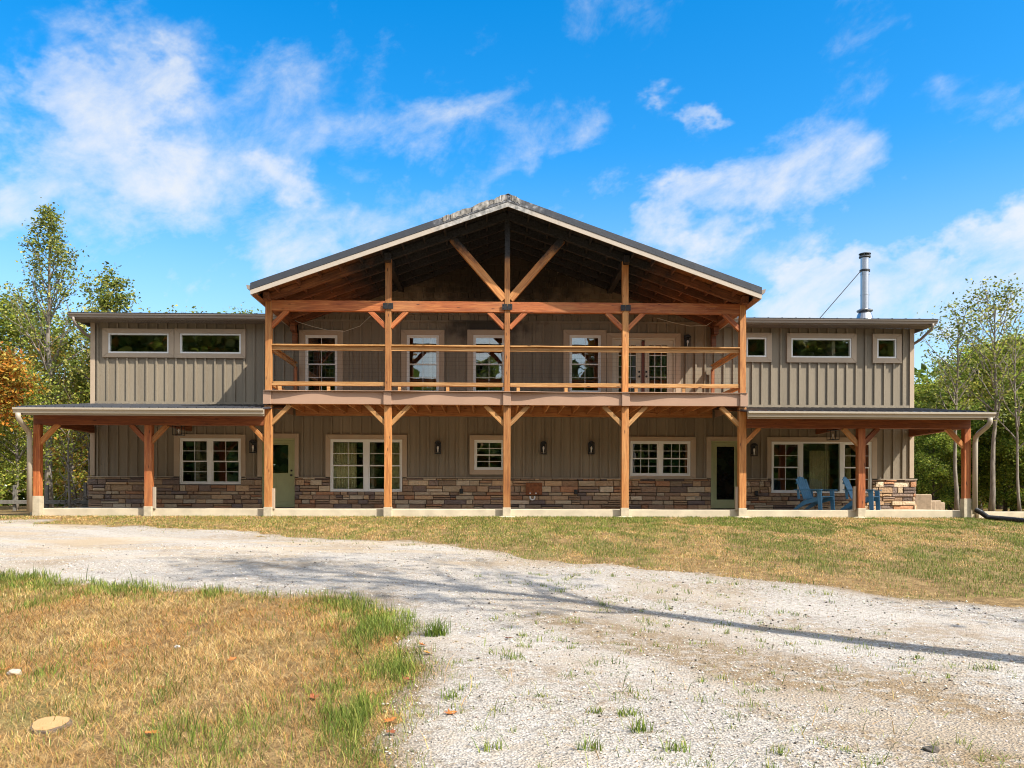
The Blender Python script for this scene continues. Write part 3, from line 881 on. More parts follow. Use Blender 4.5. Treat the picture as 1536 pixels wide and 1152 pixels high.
# ---- wing roofs, soffits, gutters
def kgutter(mb, x0, x1, yb, zt, h=.125, d=.12):
    """K-profile gutter running along x with its back at y = yb"""
    pr = [(yb, zt), (yb, zt - h), (yb - d * .62, zt - h), (yb - d * .70, zt - h * .62), (yb - d, zt - h * .34), (yb - d, zt - .004), (yb - d + .014, zt), (yb - d + .014, zt - .02), (yb - .012, zt - .02), (yb - .012, zt)]
    mb.prism(pr, 'x', x0, x1)
def ribbed(mb, x0, x1, y0, z0, y1, z1, th=.03, step=.23, rh=.022):
    """metal sheet sloping in y, with raised ribs running up the slope"""
    mb.add([(x0, y0, z0), (x1, y0, z0), (x1, y1, z1), (x0, y1, z1), (x0, y0, z0 - th), (x1, y0, z0 - th), (x1, y1, z1 - th), (x0, y1, z1 - th)],
           [(0, 1, 2, 3), (7, 6, 5, 4), (4, 5, 1, 0), (5, 6, 2, 1), (6, 7, 3, 2), (7, 4, 0, 3)])
    x = x0 + .05
    while x < x1 - .03:
        a = [(x - .022, 0), (x - .010, rh), (x + .010, rh), (x + .022, 0)]
        vs = [(p, y0 - .004, z0 + q + .001) for p, q in a] + [(p, y1, z1 + q + .001) for p, q in a]
        mb.add(vs, [(0, 1, 2, 3), (0, 4, 5, 1), (1, 5, 6, 2), (2, 6, 7, 3), (7, 6, 5, 4)])
        x += step
for sx, xa, xb in ((-1, -12.36, -6.3), (1, 6.3, 12.50)):
    rf = MB(); ribbed(rf, xa, xb, 24.27, 5.505, 31.5, 6.45, .02, .4, .008); ribbed(rf, xa, xb, 36.4, 5.60, 31.5, 6.44)
    roof = rf.build('wing_roof', M_ROOF, house)
    f = MB(); f.box(xa + .02, xb - .02, 24.40, 24.44, 5.345, 5.47)
    f.box(*((xa + .02, xa + .045) if sx < 0 else (xb - .045, xb - .02)), 24.44, 35.2, 5.345, 5.50)
    f.build('eave_fascia', M_EAVE, house)
    so = MB(); x = xa + .05
    while x < xb - .05:
        so.box(x, x + .062, 24.44, WY - .04, 5.352, 5.366); so.box(x + .062, x + .08, 24.44, WY - .04, 5.36, 5.366); x += .08
    so.build('soffit', M_SOFFIT, house)
    g = MB(); kgutter(g, xa, xb, 24.40, 5.50); g.build('gutter', M_EAVE, house)
    # elbow back to the corner of the wall
    X0 = xa + .13 if sx < 0 else xb - .13; X1 = XL - .06 if sx < 0 else XR + .06
    d = MB(); d.tube([(X0, 24.34, 5.385), (X0, 24.34, 5.30), (X0 - sx * .02, 24.40, 5.22), ((X0 + X1) / 2, 24.85, 5.02), (X1, 25.14, 4.92), (X1, 25.2, 4.82), (X1, 25.2, 3.1)], .04, 8)
    d.build('downspout', M_EAVE, house, smooth=True)

# ---- porch roofs
PX0 = {-1: (-12.10, -6.02), 1: (6.02, 12.26)}
for sx in (-1, 1):
    xa, xb = PX0[sx]
    rf = MB(); ribbed(rf, xa, xb, 21.18, 2.492, WY - .06, 2.985, .02, .23, .024)
    rf.build('porch_roof', M_ROOF, house)
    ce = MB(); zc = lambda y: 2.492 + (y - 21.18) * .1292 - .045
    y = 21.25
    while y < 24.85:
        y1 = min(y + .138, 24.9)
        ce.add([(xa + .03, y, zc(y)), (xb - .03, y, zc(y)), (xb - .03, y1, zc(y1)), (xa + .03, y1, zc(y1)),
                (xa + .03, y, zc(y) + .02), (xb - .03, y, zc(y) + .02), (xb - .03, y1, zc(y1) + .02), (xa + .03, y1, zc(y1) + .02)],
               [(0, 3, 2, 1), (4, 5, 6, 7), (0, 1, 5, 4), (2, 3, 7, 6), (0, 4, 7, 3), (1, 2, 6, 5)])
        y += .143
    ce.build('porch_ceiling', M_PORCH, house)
    f = MB(); f.box(xa + .01, xb - .01, 21.205, 21.235, 2.30, 2.455)
    xo = xa if sx < 0 else xb - .025
    f.prism([(21.24, 2.30), (24.93, 2.78), (24.93, 2.95), (21.24, 2.475)], 'x', xo, xo + .025)
    f.build('eave_fascia', M_GUTTER, house)
    g = MB(); kgutter(g, xa - (.0 if sx > 0 else .02), xb + (.0 if sx < 0 else .02), 21.203, 2.478, .135, .12)
    g.build('gutter', M_GUTTER, house)
    px = -12.10 if sx < 0 else 12.19
    d = MB(); X0 = xa + .10 if sx < 0 else xb - .10
    pts = [(X0, 21.14, 2.345), (X0, 21.14, 2.24), (X0 - sx * .01, 21.2, 2.16), (px, 21.72, 1.98), (px, 21.83, 1.9), (px, 21.85, 1.75), (px, 21.85, -.10)]
    d.tube(pts, .064, 8); d.build('downspout', M_GUTTER, house, smooth=True)

# ---- gable roof over the balcony
YF = 21.1; TH = .15; TF = .125
def slope_pts(x0, x1): return [(x0, groof(x0)), (x1, groof(x1))]
for sx in (-1, 1):
    rf = MB(); xe = sx * GX
    pr = [(0, GP), (xe, GE), (xe, GE - .04), (0, GP - .04)]
    rf.prism(pr, 'y', YF + .02, 36.5)
    y = YF + .25
    while y < 36.3:
        rf.prism([(0, GP), (xe, GE), (xe, GE + .022), (0, GP + .022)], 'y', y - .012, y + .012); y += .4
    rf.build('gable_roof', M_ROOF, house)
    def strip(mb, z_off0, z_off1, y0, y1, wav=0., seed=0):
        q = random.Random(seed); n = 26; top = []; bot = []
        for i in range(n + 1):
            x = xe * i / n; burn = max(0., 1 - abs(x + .45) / 1.7) * wav
            top.append((x, groof(x) - z_off0 + q.uniform(-1, 1) * burn)); bot.append((x, groof(x) - z_off1 + q.uniform(-1, 1) * burn))
        for i in range(n):
            yy = y0 - q.uniform(0, 1) * wav * .5
            mb.prism([top[i], top[i + 1], bot[i + 1], bot[i]], 'y', yy, y1)
    m = MB(); strip(m, -.012, TH, YF, YF + .028, .0, 3 + sx); m.build('roof_rake_trim', M_RIDGE, house)
    m = MB(); strip(m, TH + .004, TH + TF, YF + .012, YF + .045, .0, 8 + sx); m.build('rake_fascia', M_RAKE, house)
    # board ceiling under the metal
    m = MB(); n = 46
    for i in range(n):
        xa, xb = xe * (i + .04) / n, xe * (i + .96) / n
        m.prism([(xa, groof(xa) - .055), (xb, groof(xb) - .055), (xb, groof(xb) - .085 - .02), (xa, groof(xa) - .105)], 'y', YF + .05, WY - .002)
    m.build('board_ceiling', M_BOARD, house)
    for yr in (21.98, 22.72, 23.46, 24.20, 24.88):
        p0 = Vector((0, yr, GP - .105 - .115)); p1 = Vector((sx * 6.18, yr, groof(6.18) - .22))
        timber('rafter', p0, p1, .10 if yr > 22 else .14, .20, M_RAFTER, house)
    for k in range(1, 12):
        x = sx * k * .53
        m = MB(); zc = groof(x) - .105 - .07
        for y0, y1 in ((21.2, 21.90), (22.05, 22.66), (22.78, 23.40), (23.52, 24.14), (24.26, 24.82)):
            m.box(x - .022, x + .022, y0, y1, zc - .05, zc + .06)
        m.build('blocking', M_RAFTER, house)
    g = MB(); g.prism([(xe, GE - .05), (xe + sx * .10, GE - .03), (xe + sx * .085, GE - .12), (xe + sx * .01, GE - .16), (xe - sx * .012, GE - .16), (xe - sx * .012, GE - .05)], 'y', YF + .01, 36)
    g.build('gutter', M_EAVE, house)
    f = MB(); f.box(*sorted((xe - sx * .045, xe - sx * .014)), YF + .05, 24.95, GE - .29, GE - .05); f.build('eave_fascia', M_RAKE, house)
    cl = MB(); cl.prism([(xe - sx * .046, GE - .285), (sx * 6.19, GE - .26), (sx * 6.19, GE - .245), (xe - sx * .046, GE - .262)], 'y', YF + .06, 24.95); cl.build('soffit', M_BOARD, house)
rc = MB()
rc.prism([(-.17, groof(.17) + .014), (0, GP + .03), (.17, groof(.17) + .014), (.17, groof(.17) + .026), (0, GP + .045), (-.17, groof(.17) + .026)], 'y', YF - .015, 36.6)
rc.build('ridge_cap', M_RIDGE, house)
# curled, scorched scraps of trim near the peak
for sx, xa, xb, dz in ((-1, -1.42, -.92, .03), (-1, -.88, -.36, .045), (-1, -.34, -.03, .05), (1, .05, .30, .035), (-1, -1.62, -1.45, .02)):
    m = MB(); n = 9; q = random.Random(int(xa * 100)); vs = []; fs = []
    for i in range(n + 1):
        x = xa + (xb - xa) * i / n; lift = dz * math.sin(math.pi * i / n) + q.uniform(0, .02)
        z = groof(x)
        vs += [(x, YF - .006, z - .10 + q.uniform(-.03, .02)), (x, YF - .02 - q.uniform(0, .03), z + lift - .01), (x, YF + .10, z + lift + .012)]
    for i in range(n):
        for k in (0, 1): fs.append((3 * i + k, 3 * i + 3 + k, 3 * i + 4 + k, 3 * i + 1 + k))
    m.add(vs, fs)
    o = m.build('torn_flashing', M_RAKE, house); o['label'] = 'curled scorched scrap of pale metal trim at the peak'
    md = o.modifiers.new('thickness', 'SOLIDIFY'); md.thickness = .004

# ---- posts, beams and braces
YP = 22.0; PW = .185; PF = YP - .0925
def post(x, z0, z1, w=PW, m=M_POST, name='post', y=YP): return timber(name, (x, y, z0), (x, y, z1), w, w, m, house, .008, up=(0, 1, 0))
def brace(p0, p1, m, w=.10, h=.12): return timber('brace', p0, p1, w, h, m, house)
SX = 3.06
for k in (-2, -1, 0, 1, 2):
    x = k * SX
    post(x, -.02 if False else .02, 2.66)
    top = groof(x) - .24
    if k == 0: top = GP - .30
    post(x, ZD + .005, 5.07 if False else (top if abs(k) < 2 else 5.36), .16 if k else .145)
    base = MB(); base.box(x - .105, x + .105, YP - .105, YP + .105, -.28, .045); base.build('post_base', M_GALV, house, bevel=.006)
    cv = MB(); cv.box(x - .10, x + .10, 21.805, 21.86, 2.67, 3.0); cv.build('post_cover', M_FASCIA, house, bevel=.004)
    for s in (-1, 1):
        if abs(k) == 2 and s * k > 0: continue
        x0 = x + s * .06
        brace((x0, YP, 2.18), (x + s * .56, YP, 2.68), M_RAIL, .09, .11)
        brace((x0, YP, 4.68), (x + s * .48, YP, 5.10), M_BEAM, .10, .12)
    if abs(k) < 2 :
        pl = MB()
        for s in (-1, 1):
            pl.box(*sorted((x + s * .006, x + s * .13)), 21.885, 21.898, 5.135, 5.285)
            for bz in (5.17, 5.25): pl.lathe([(.001, 0), (.014, 0), (.014, .012), (.001, .014)], 8, Matrix.Translation((x + s * .09, 21.887, bz)) @ Matrix.Rotation(R(90), 4, 'X'))
        pl.build('steel_plate', M_BLACK, house)
    if k:
        # eave beams running back from the post heads to the wall
        zt = groof(x) - .24 - .10 if abs(k) == 1 else 5.36
        timber('purlin', (x, 21.66, zt - .10 + .14), (x, 24.99, zt + .04), .15, .19, M_RAFTER, house)
    if abs(k) == 2:
        cb = MB(); sg = 1 if k > 0 else -1
        cb.box(x - .07, x + .07, 24.82, 24.94, 4.72, 5.30); cb.box(x - .07, x + .07, 24.55, 24.94, 5.08, 5.30)
        cb.build('corbel', M_RAFTER, house, bevel=.006)
for s in (-1, 1):
    brace((s * .07, YP, 5.42), (s * 1.42, YP, 6.98), M_POST, .14, .19)
    brace((s * (2 * SX + .06), YP, 1.72), (s * (2 * SX + .46), YP, 2.14), M_POST, .09, .11)
tx = [-2 * SX, -SX, 0, SX, 2 * SX]
for a, b_ in zip(tx[:-1], tx[1:]):
    timber('tie_beam', (a + .075, YP, 5.215), (b_ - .075, YP, 5.215), .13, .27, M_BEAM, house)
    r_ = timber('top_rail', (a + .08, 22.0, 4.13), (b_ - .08, 22.0, 4.13), .045, .11, M_RAIL, house, .004)
    q = timber('rail_cap', (a + .08, 21.99, 4.205), (b_ - .08, 21.99, 4.205), .14, .036, M_RAIL, r_, .004)
    r2 = timber('bottom_rail', (a + .08, 22.0, 3.215), (b_ - .08, 22.0, 3.215), .09, .10, M_RAIL, house, .005)
    wm = MB()                                  # wire mesh infill
    x = a + .14
    while x < b_ - .1:
        wm.box(x - .0012, x + .0012, 22.03, 22.0325, 3.26, 4.08); x += .10
    z = 3.32
    while z < 4.08:
        wm.box(a + .09, b_ - .09, 22.0328, 22.035, z - .0012, z + .0012); z += .10
    wm.build('wire_mesh', M_BLACK, house)
    bk = MB(); bk.box(a + .25, a + .33, 21.97, 22.03, ZD + .004, 3.165); bk.box((a + b_) / 2 - .04, (a + b_) / 2 + .04, 21.97, 22.03, ZD + .004, 3.165); bk.build('rail_block', M_RAIL, house)
for s in (-1, 1):
    x = s * (2 * SX - .02)
    timber('top_rail', (x, 22.1, 4.13), (x, 24.86, 4.13), .045, .11, M_RAIL, house, .004)
    timber('rail_cap', (x, 22.1, 4.205), (x, 24.86, 4.205), .14, .036, M_RAIL, house, .004)
    timber('bottom_rail', (x, 22.1, 3.215), (x, 24.86, 3.215), .09, .10, M_RAIL, house, .005)
    timber('newel', (x, 24.88, ZD + .005), (x, 24.88, 4.10), .09, .09, M_BEAM, house, .005, up=(0, 1, 0))

# ---- balcony deck
dk = MB(); y = 21.90
while y < 24.94:
    dk.box(-6.18, 6.18, y, min(y + .136, 24.945), ZD - .032, ZD); y += .142
dk.build('balcony_deck', M_JOIST, house)
fa = MB(); n = 120; fx0, fx1 = -6.2, 6.2                 # wavy sheet-metal fascia
fa.box(fx0, fx1, 21.862, 21.888, 2.685, 3.0)
fa.box(fx0, fx0 + .02, 21.888, 24.95, 2.685, 3.0); fa.box(fx1 - .02, fx1, 21.888, 24.95, 2.685, 3.0)
fascia = fa.build('deck_fascia', M_FASCIA, house)
fl = MB(); q = random.Random(2); vs = []; fs = []
for i in range(n + 1):
    x = fx0 + (fx1 - fx0) * i / n; o_ = .075 + .030 * math.sin(x * 1.9 + 1.) + .018 * math.sin(x * 4.1)
    vs += [(x, 21.858 - o_, 3.006), (x, 21.92, 3.010), (x, 21.92, 3.016), (x, 21.858 - o_, 3.022)]
for i in range(n):
    for k in range(4): fs.append((4 * i + k, 4 * i + (k + 1) % 4, 4 * i + 4 + (k + 1) % 4, 4 * i + 4 + k))
fl.add(vs, fs); fl.build('flashing', M_FASCIA, fascia)
timber('ledger', (-6.1, 24.92, 2.83), (6.1, 24.92, 2.83), .05, .30, M_JOIST, house, .004)
timber('rim_beam', (-6.12, 22.0, 2.80), (6.12, 22.0, 2.80), .14, .22, M_JOIST, house, .004)
x = -5.86
while x < 5.95:
    timber('joist', (x, 22.07, 2.875), (x, 24.893, 2.875), .042, .22, M_JOIST, house, .003); x += .412

# ---- porch timbers
for sx in (-1, 1):
    xo = sx * 12.0 + .03; xm = -9.16 if sx < 0 else 9.24
    for x in (xo, xm):
        post(x, .30 if x == xo else .02, 2.13, .17 if x == xo else PW, M_BEAM)
        base = MB(); base.box(x - .10, x + .10, YP - .10, YP + .10, -.28, .31 if x == xo else .05); base.build('post_base', M_GALV, house, bevel=.006)
    a, b_ = sorted((xo - sx * (-.085), sx * (2 * SX + .09)))
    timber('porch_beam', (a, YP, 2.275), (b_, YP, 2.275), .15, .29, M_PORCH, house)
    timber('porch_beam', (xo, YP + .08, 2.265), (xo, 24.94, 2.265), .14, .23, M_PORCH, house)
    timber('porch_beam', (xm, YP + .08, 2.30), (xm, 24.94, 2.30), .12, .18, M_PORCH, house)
    brace((xo - sx * .05, YP, 1.66), (xo - sx * .52, YP, 2.15), M_POST, .10, .12)
    for s in (-1, 1): brace((xm + s * .05, YP, 1.70), (xm + s * .46, YP, 2.14), M_POST if s != sx else M_PORCH, .10, .12)
    y = 22.6
    while y < 24.8:
        zc_ = 2.492 + (y - 21.18) * .1292 - .05
        y += .7
for x, z1 in ((-9.16 + .13, .55), (-6.12 + .125, .52), (9.24 - .15, .62), (6.12 - .13, .60)):
    p = MB(); p.box(x - .035, x + .035, YP - .02, YP + .05, -.0, z1); o = p.build('post_trim', M_TRIM if x != -9.16 + .13 else M_GUTTER, house, bevel=.003)

# ---- things fixed low on the stone wall
for u, v in ((692, 737), (863.5, 738), (1134, 740)):
    x, z = P(u, v, 24.9); o = MB(); o.box(x - .05, x + .05, 24.84, 24.90, z - .07, z + .07); o.box(x - .04, x + .04, 24.825, 24.84, z - .055, z + .06); o.build('outlet_cover', M_BLACK, house, bevel=.006)
# stovepipe with its stay
cxp = P(1297, 470, 27.5)[0]
pz = P(1297, 380, 27.5)[1]
MP = Matrix.Translation((cxp, 27.5, 0))
sp = MB(); sp.lathe([(.135, 5.9), (.135, 6.95), (.142, 6.95), (.142, 6.98), (.135, 6.98), (.135, 7.62), (.142, 7.62), (.142, 7.66), (.135, 7.66), (.135, pz - .16)], 24, MP)
pipe = sp.build('stovepipe', M_STEEL, house, smooth=False)
sc_ = MB(); sc_.lathe([(.33, 5.80), (.29, 6.10), (.22, 6.34), (.17, 6.42)], 20, MP); sc_.lathe([(.172, 6.42), (.25, 6.43), (.255, 6.46), (.172, 6.50)], 20, MP); sc_.build('storm_collar', M_STEEL, pipe)
cp = MB(); cp.lathe([(.155, pz - .15), (.185, pz - .14), (.185, pz - .10), (.15, pz - .09)], 20, MP)
for k in range(6):
    a = k * math.pi / 3; cp.box(.15, .17, -.012, .012, pz - .09, pz - .03, None, MP @ Matrix.Rotation(a, 4, 'Z'))
cp.lathe([(.19, pz - .035), (.19, pz - .015), (.06, pz + .01), (.001, pz + .012)], 20, MP); cp.build('chimney_cap', plain('sooty_steel', (.12, .12, .12), .4, .3, 8., 0, .8), pipe)
zw = P(1290, 405, 27.4)[1]; xs_, zs_ = P(1222, 476, 26.3)
sy = MB(); sy.tube([(cxp - .14, 27.45, zw), (xs_, 26.3, 5.75)], .014, 6)
sy.lathe([(.156, zw - .03), (.165, zw - .03), (.165, zw + .03), (.156, zw + .03)], 20, MP); sy.build('stay', M_BLACK, pipe)

# ---- slab
sl = MB(); sl.box(-12.2, 12.32, YP + .06, WY - .04, -.30, -.006)
tag(sl.build('porch_floor', M_CONC, None, bevel=.01), kind='structure', label='pale concrete porch slab along the front of the house')
cu = MB(); cu.box(12.34, 22, 21.95, 22.35, -.35, -.03)
tag(cu.build('kerb', M_CONC, None, bevel=.012), kind='structure', label='concrete kerb running on from the right end of the porch')
so_ = MB()
for x in (0, 3.06, 6.12, 9.24): so_.lathe([(.25, -.30), (.24, -.19), (.15, -.17), (.001, -.17)], 14, Matrix.Translation((x, 21.9, 0)) @ Matrix.Scale(.75, 4, (0, 1, 0)))
tag(so_.build('footings', M_CONC, None), kind='structure', label='rough concrete pads poured round the feet of the posts')

# ================================================================== THINGS ON AND AROUND THE HOUSE
def lantern(u, v, label):
    x, z = P(u, v, 24.95); t = thing('wall_lantern', (x, WY, z), label, 'lamp', 'black lanterns on the front wall')
    L = WORLD[t]
    b = MB(); b.box(-.06, .06, -.05, -.036, -.12, .14); b.build('backplate', M_BLACK, t, L, .004)
    b = MB(); b.box(-.09, .09, -.20, -.05, .12, .15); b.box(-.09, .09, -.20, -.05, -.19, -.165)
    for sx in (-1, 1):
        for y in (-.195, -.065): b.box(sx * .08 - .008, sx * .08 + .008, y - .008, y + .008, -.165, .12)
    b.prism([(-.09, .15), (.09, .15), (.03, .20), (-.03, .20)], 'y', -.18, -.07); b.build('cage', M_BLACK, t, L, .003)
    b = MB(); b.lathe([(.018, -.165), (.018, -.06), (.03, -.02), (.026, .03), (.001, .05)], 10, Matrix.Translation((0, -.125, 0))); b.build('bulb', M_BULB, t, L, smooth=True)
lantern(380.5, 670, 'black wall lantern between the left double window and the sage door')
lantern(657, 671.5, 'black wall lantern between the wide curtained window and the small square window')
lantern(815, 672, 'black wall lantern above the rusty cover, nearer the middle post')
lantern(886.5, 672, 'black wall lantern on bare siding right of the rusty cover, beside the fourth balcony post')
lantern(1130, 675, 'black wall lantern between the black glass door and the triple window')
lantern(1030.5, 513, 'small black lantern upstairs beside the cream balcony doors')

def hanging(x, y, z, ztop, label):
    t = thing('hanging_lantern', (x, y, z), label, 'lamp', 'lanterns hung under the porch roofs'); L = WORLD[t]
    b = MB(); b.box(-.13, .13, -.13, .13, .26, .275); b.box(-.13, .13, -.13, .13, 0, .018)
    for sx in (-1, 1):
        for sy_ in (-1, 1): b.box(sx * .122 - .008, sx * .122 + .008, sy_ * .122 - .008, sy_ * .122 + .008, .018, .26)
    b.build('cage', M_BLACK, t, L, .003)
    b = MB(); b.lathe([(.01, .275), (.01, ztop - z), (.05, ztop - z), (.05, ztop - z + .02)], 8); b.build('rod', M_BLACK, t, L)
    b = MB(); b.lathe([(.02, .018), (.02, .1), (.03, .14), (.001, .19)], 10); b.build('candle_bulb', M_BULB, t, L, smooth=True)
hx, hz = P(268, 652, 23.5); hanging(hx, 23.5, hz - .02, 2.72, 'black cage lantern hanging under the left porch roof')
hx, hz = P(1249.5, 659, 23.5); hanging(hx, 23.5, hz - .02, 2.72, 'black cage lantern hanging over the blue chairs')

x0, z0, x1, z1 = rect(788.5, 724, 813, 742.5, 24.88)
t = thing('metal_cover', ((x0 + x1) / 2, 24.88, z0), 'rusty square steel cover on the stone wall', 'cover')
b = MB(); b.box(x0, x1, 24.855, 24.885, z0, z1); b.box(x0 + .03, x1 - .03, 24.845, 24.855, z0 + .03, z1 - .03); b.build('plate', M_RUST, t, bevel=.004)
b = MB()
for dx in (.13, .30): b.lathe([(.001, 0), (.022, 0), (.022, .02), (.001, .022)], 8, Matrix.Translation((x0 + dx, 24.845, z0 + .05)) @ Matrix.Rotation(R(90), 4, 'X'))
b.build('bolt', M_WHITE, t)
x, z = P(798.5, 745.5, 24.83)
b = MB(); b.tube([(x + .07 * math.cos(a), 24.80, z + .07 * math.sin(a) - .01) for a in np.linspace(2.6, 6.8, 10)], .022, 8); b.build('pipe_bend', M_WHITE, t, smooth=True)

for pts, lab in (([(429, 471), (447, 483), (470, 490), (490, 495), (517, 497), (540, 489), (560, 470)], 'thin pale cable sagging across the left balcony window'),
                 ([(985, 477), (1010, 484), (1035, 489), (1060, 488), (1075, 478), (1080, 470)], 'thin pale cable sagging beside the cream balcony doors')):
    b = MB(); b.tube([(P(u, v, 24.6)[0], 24.6, P(u, v, 24.6)[1]) for u, v in pts], .009, 5); tag(b.build('cable', M_CABLE, None, smooth=True), lab, 'cable')

def curtain(u0, u1, v0, v1, label):
    xa, za, xb, zb = rect(u0, v1, u1, v0, 25.16); za, zb = min(za, zb), max(za, zb)
    n = 40; V = []; F = []
    for i in range(n + 1):
        x = xa + (xb - xa) * i / n; y = 25.16 + .025 * math.sin(i * 1.5) + .01 * math.sin(i * .7)
        V += [(x, y, za), (x, y, zb), (x, y + .006, zb), (x, y + .006, za)]
    for i in range(n):
        for k in range(4): F.append((4 * i + k, 4 * i + (k + 1) % 4, 4 * i + 4 + (k + 1) % 4, 4 * i + 4 + k))
    b = MB(); b.add(V, F); tag(b.build('curtain', M_CURTAIN, None, smooth=True), label, 'curtain')
curtain(499, 535, 664, 738, 'pale gathered curtain in the left half of the wide window')
curtain(585, 601, 664, 738, 'narrow pale curtain at the right edge of the wide window')
curtain(1214, 1244, 676, 738, 'pale curtain behind the big middle pane of the triple window')
curtain(1268, 1276, 672, 738, 'narrow pale curtain in the right pane of the triple window')

# ---- blue adirondack chairs
def chair(loc, rz, label):
    t = thing('adirondack_chair', loc, label, 'chair', 'blue chairs on the porch', rz); W = WORLD[t]
    # local: faces -y; x is across
    b = MB()
    for i in range(5):
        x = (i - 2) * .108; top = .93 - abs(i - 2) ** 1.6 * .022
        a0 = Vector((x * .86, .22, .30)); a1 = Vector((x, .22 + (top - .30) * .42, top))
        b.bar(a0, a1, .098 if abs(i) else .098, .02, None, (0, -1, .42))
    b.bar((-.25, .31, .46), (.25, .31, .46), .02, .06); b.bar((-.27, .44, .74), (.27, .44, .74), .02, .06)
    b.build('backrest', M_BLUE, t, W, .006)
    b = MB()
    for i in range(6):
        y = -.33 + i * .098; z = .375 - i * .020 - (.012 if i == 0 else 0)
        b.box(-.27, .27, y - .044, y + .044, z - .011, z + .011)
    b.build('seat', M_BLUE, t, W, .005)
    for s in (-1, 1):
        b = MB(); x = s * .36
        b.prism([(-.42, .535), (.36, .535), (.40, .56), (.40, .562), (-.42, .562)], 'x', x - .07, x + .07)
        b.build('armrest', M_BLUE, t, W, .008)
        b = MB(); x = s * .31; b.prism([(-.40, 0), (-.29, 0), (-.25, .53), (-.38, .53)], 'x', x - .017, x + .017); b.prism([(-.30, .42), (-.22, .53), (-.28, .53)], 'x', x + s * .018, x + s * .042)
        b.build('leg', M_BLUE, t, W, .004)
        b = MB(); x = s * .275; b.prism([(-.38, .27), (-.38, .37), (.20, .25), (.52, .0), (.40, .0), (.12, .15)], 'x', x - .016, x + .016)
        b.build('leg', M_BLUE, t, W, .004)
        b = MB(); x = s * .33; b.bar((x, .30, .30), (x, .33, .535), .022, .07); b.build('arm_support', M_BLUE, t, W, .003)
xa = P(1223, 762, 23.4)[0]; chair((xa, 23.4, -.005), R(37), 'blue adirondack chair left of the porch post, in front of the triple window')
xb = P(1293, 762, 23.5)[0]; chair((xb, 23.5, -.005), R(50), 'blue adirondack chair half hidden behind the right porch post')

# ---- drain hose
hp = [(1464, 768, 21.6, .02), (1472, 775, 21.45, -.05), (1482, 780, 21.3, 0), (1500, 783, 21.0, 0), (1520, 787, 20.6, 0), (1545, 795, 20.0, 0)]
pts = []
for u, v, Y, zz in hp:
    x = P(u, v, Y)[0]; pts.append(Vector((x, Y, max(float(gz(x, Y)) + .06, zz if zz else -9))))
fine = []
for a, b_ in zip(pts[:-1], pts[1:]):
    for k in range(24): fine.append(a.lerp(b_, k / 24))
b = MB(); b.tube(fine, [.058 + .008 * (i % 2) for i in range(len(fine))], 10)
tag(b.build('drain_hose', M_RUBBER, None), 'black corrugated drain hose snaking from the right downspout over the lawn', 'hose')

# ---- tree stump
su, sv = px_ground(76, 1092)
t = thing('tree_stump', (su, sv, float(gz(su, sv)) - .008), 'freshly sawn low tree stump in the dry grass', 'stump')
WORLD[t] = WORLD[t] @ Matrix.Rotation(R(10), 4, 'X'); t.matrix_basis = WORLD[t]
q = random.Random(3); n = 28; ring = [1 + q.uniform(-.05, .05) + .06 * math.sin(3 * 2 * math.pi * i / n) for i in range(n)]
b = MB(); vs = []
for rr, z in ((.122, -.03), (.113, .01), (.106, .036), (.097, .040)):
    vs += [(rr * ring[i] * math.cos(2 * math.pi * i / n), rr * ring[i] * math.sin(2 * math.pi * i / n), z + q.uniform(-.004, .004)) for i in range(n)]
b.add(vs, [(k * n + i, k * n + (i + 1) % n, (k + 1) * n + (i + 1) % n, (k + 1) * n + i) for k in range(3) for i in range(n)])
b.build('bark', plain('stump_bark', (.16, .115, .08), .95, .5, 40., .8), t, WORLD[t])
tw = NT('sawn_wood'); o_ = tw.obj(); xx, yy_, zz = tw.sep(o_)
rad = tw.math('SQRT', tw.math('ADD', tw.math('MULTIPLY', xx, xx), tw.math('MULTIPLY', yy_, yy_)))
rg = tw.math('SINE', tw.math('ADD', tw.math('MULTIPLY', rad, 420.), tw.math('MULTIPLY', tw.noise(o_, 12., 3), 9.)))
cc = tw.mix(tw.math('MULTIPLY', tw.sstep(rg, -.4, 1.), .4), (.46, .27, .11), (.30, .15, .05))
cc = tw.mix(tw.math('MULTIPLY', tw.sstep(tw.noise(tw.vmul(o_, (4., 40., 1.)), 2., 3), .52, .66), .5), cc, (.56, .39, .20))
tw.bsdf(cc, .8)
b = MB(); b.add([(.098 * ring[i] * math.cos(2 * math.pi * i / n), .098 * ring[i] * math.sin(2 * math.pi * i / n), .042) for i in range(n)] + [(0, 0, .044)], [(i, (i + 1) % n, n) for i in range(n)])
b.build('cut_face', tw.m, t, WORLD[t])

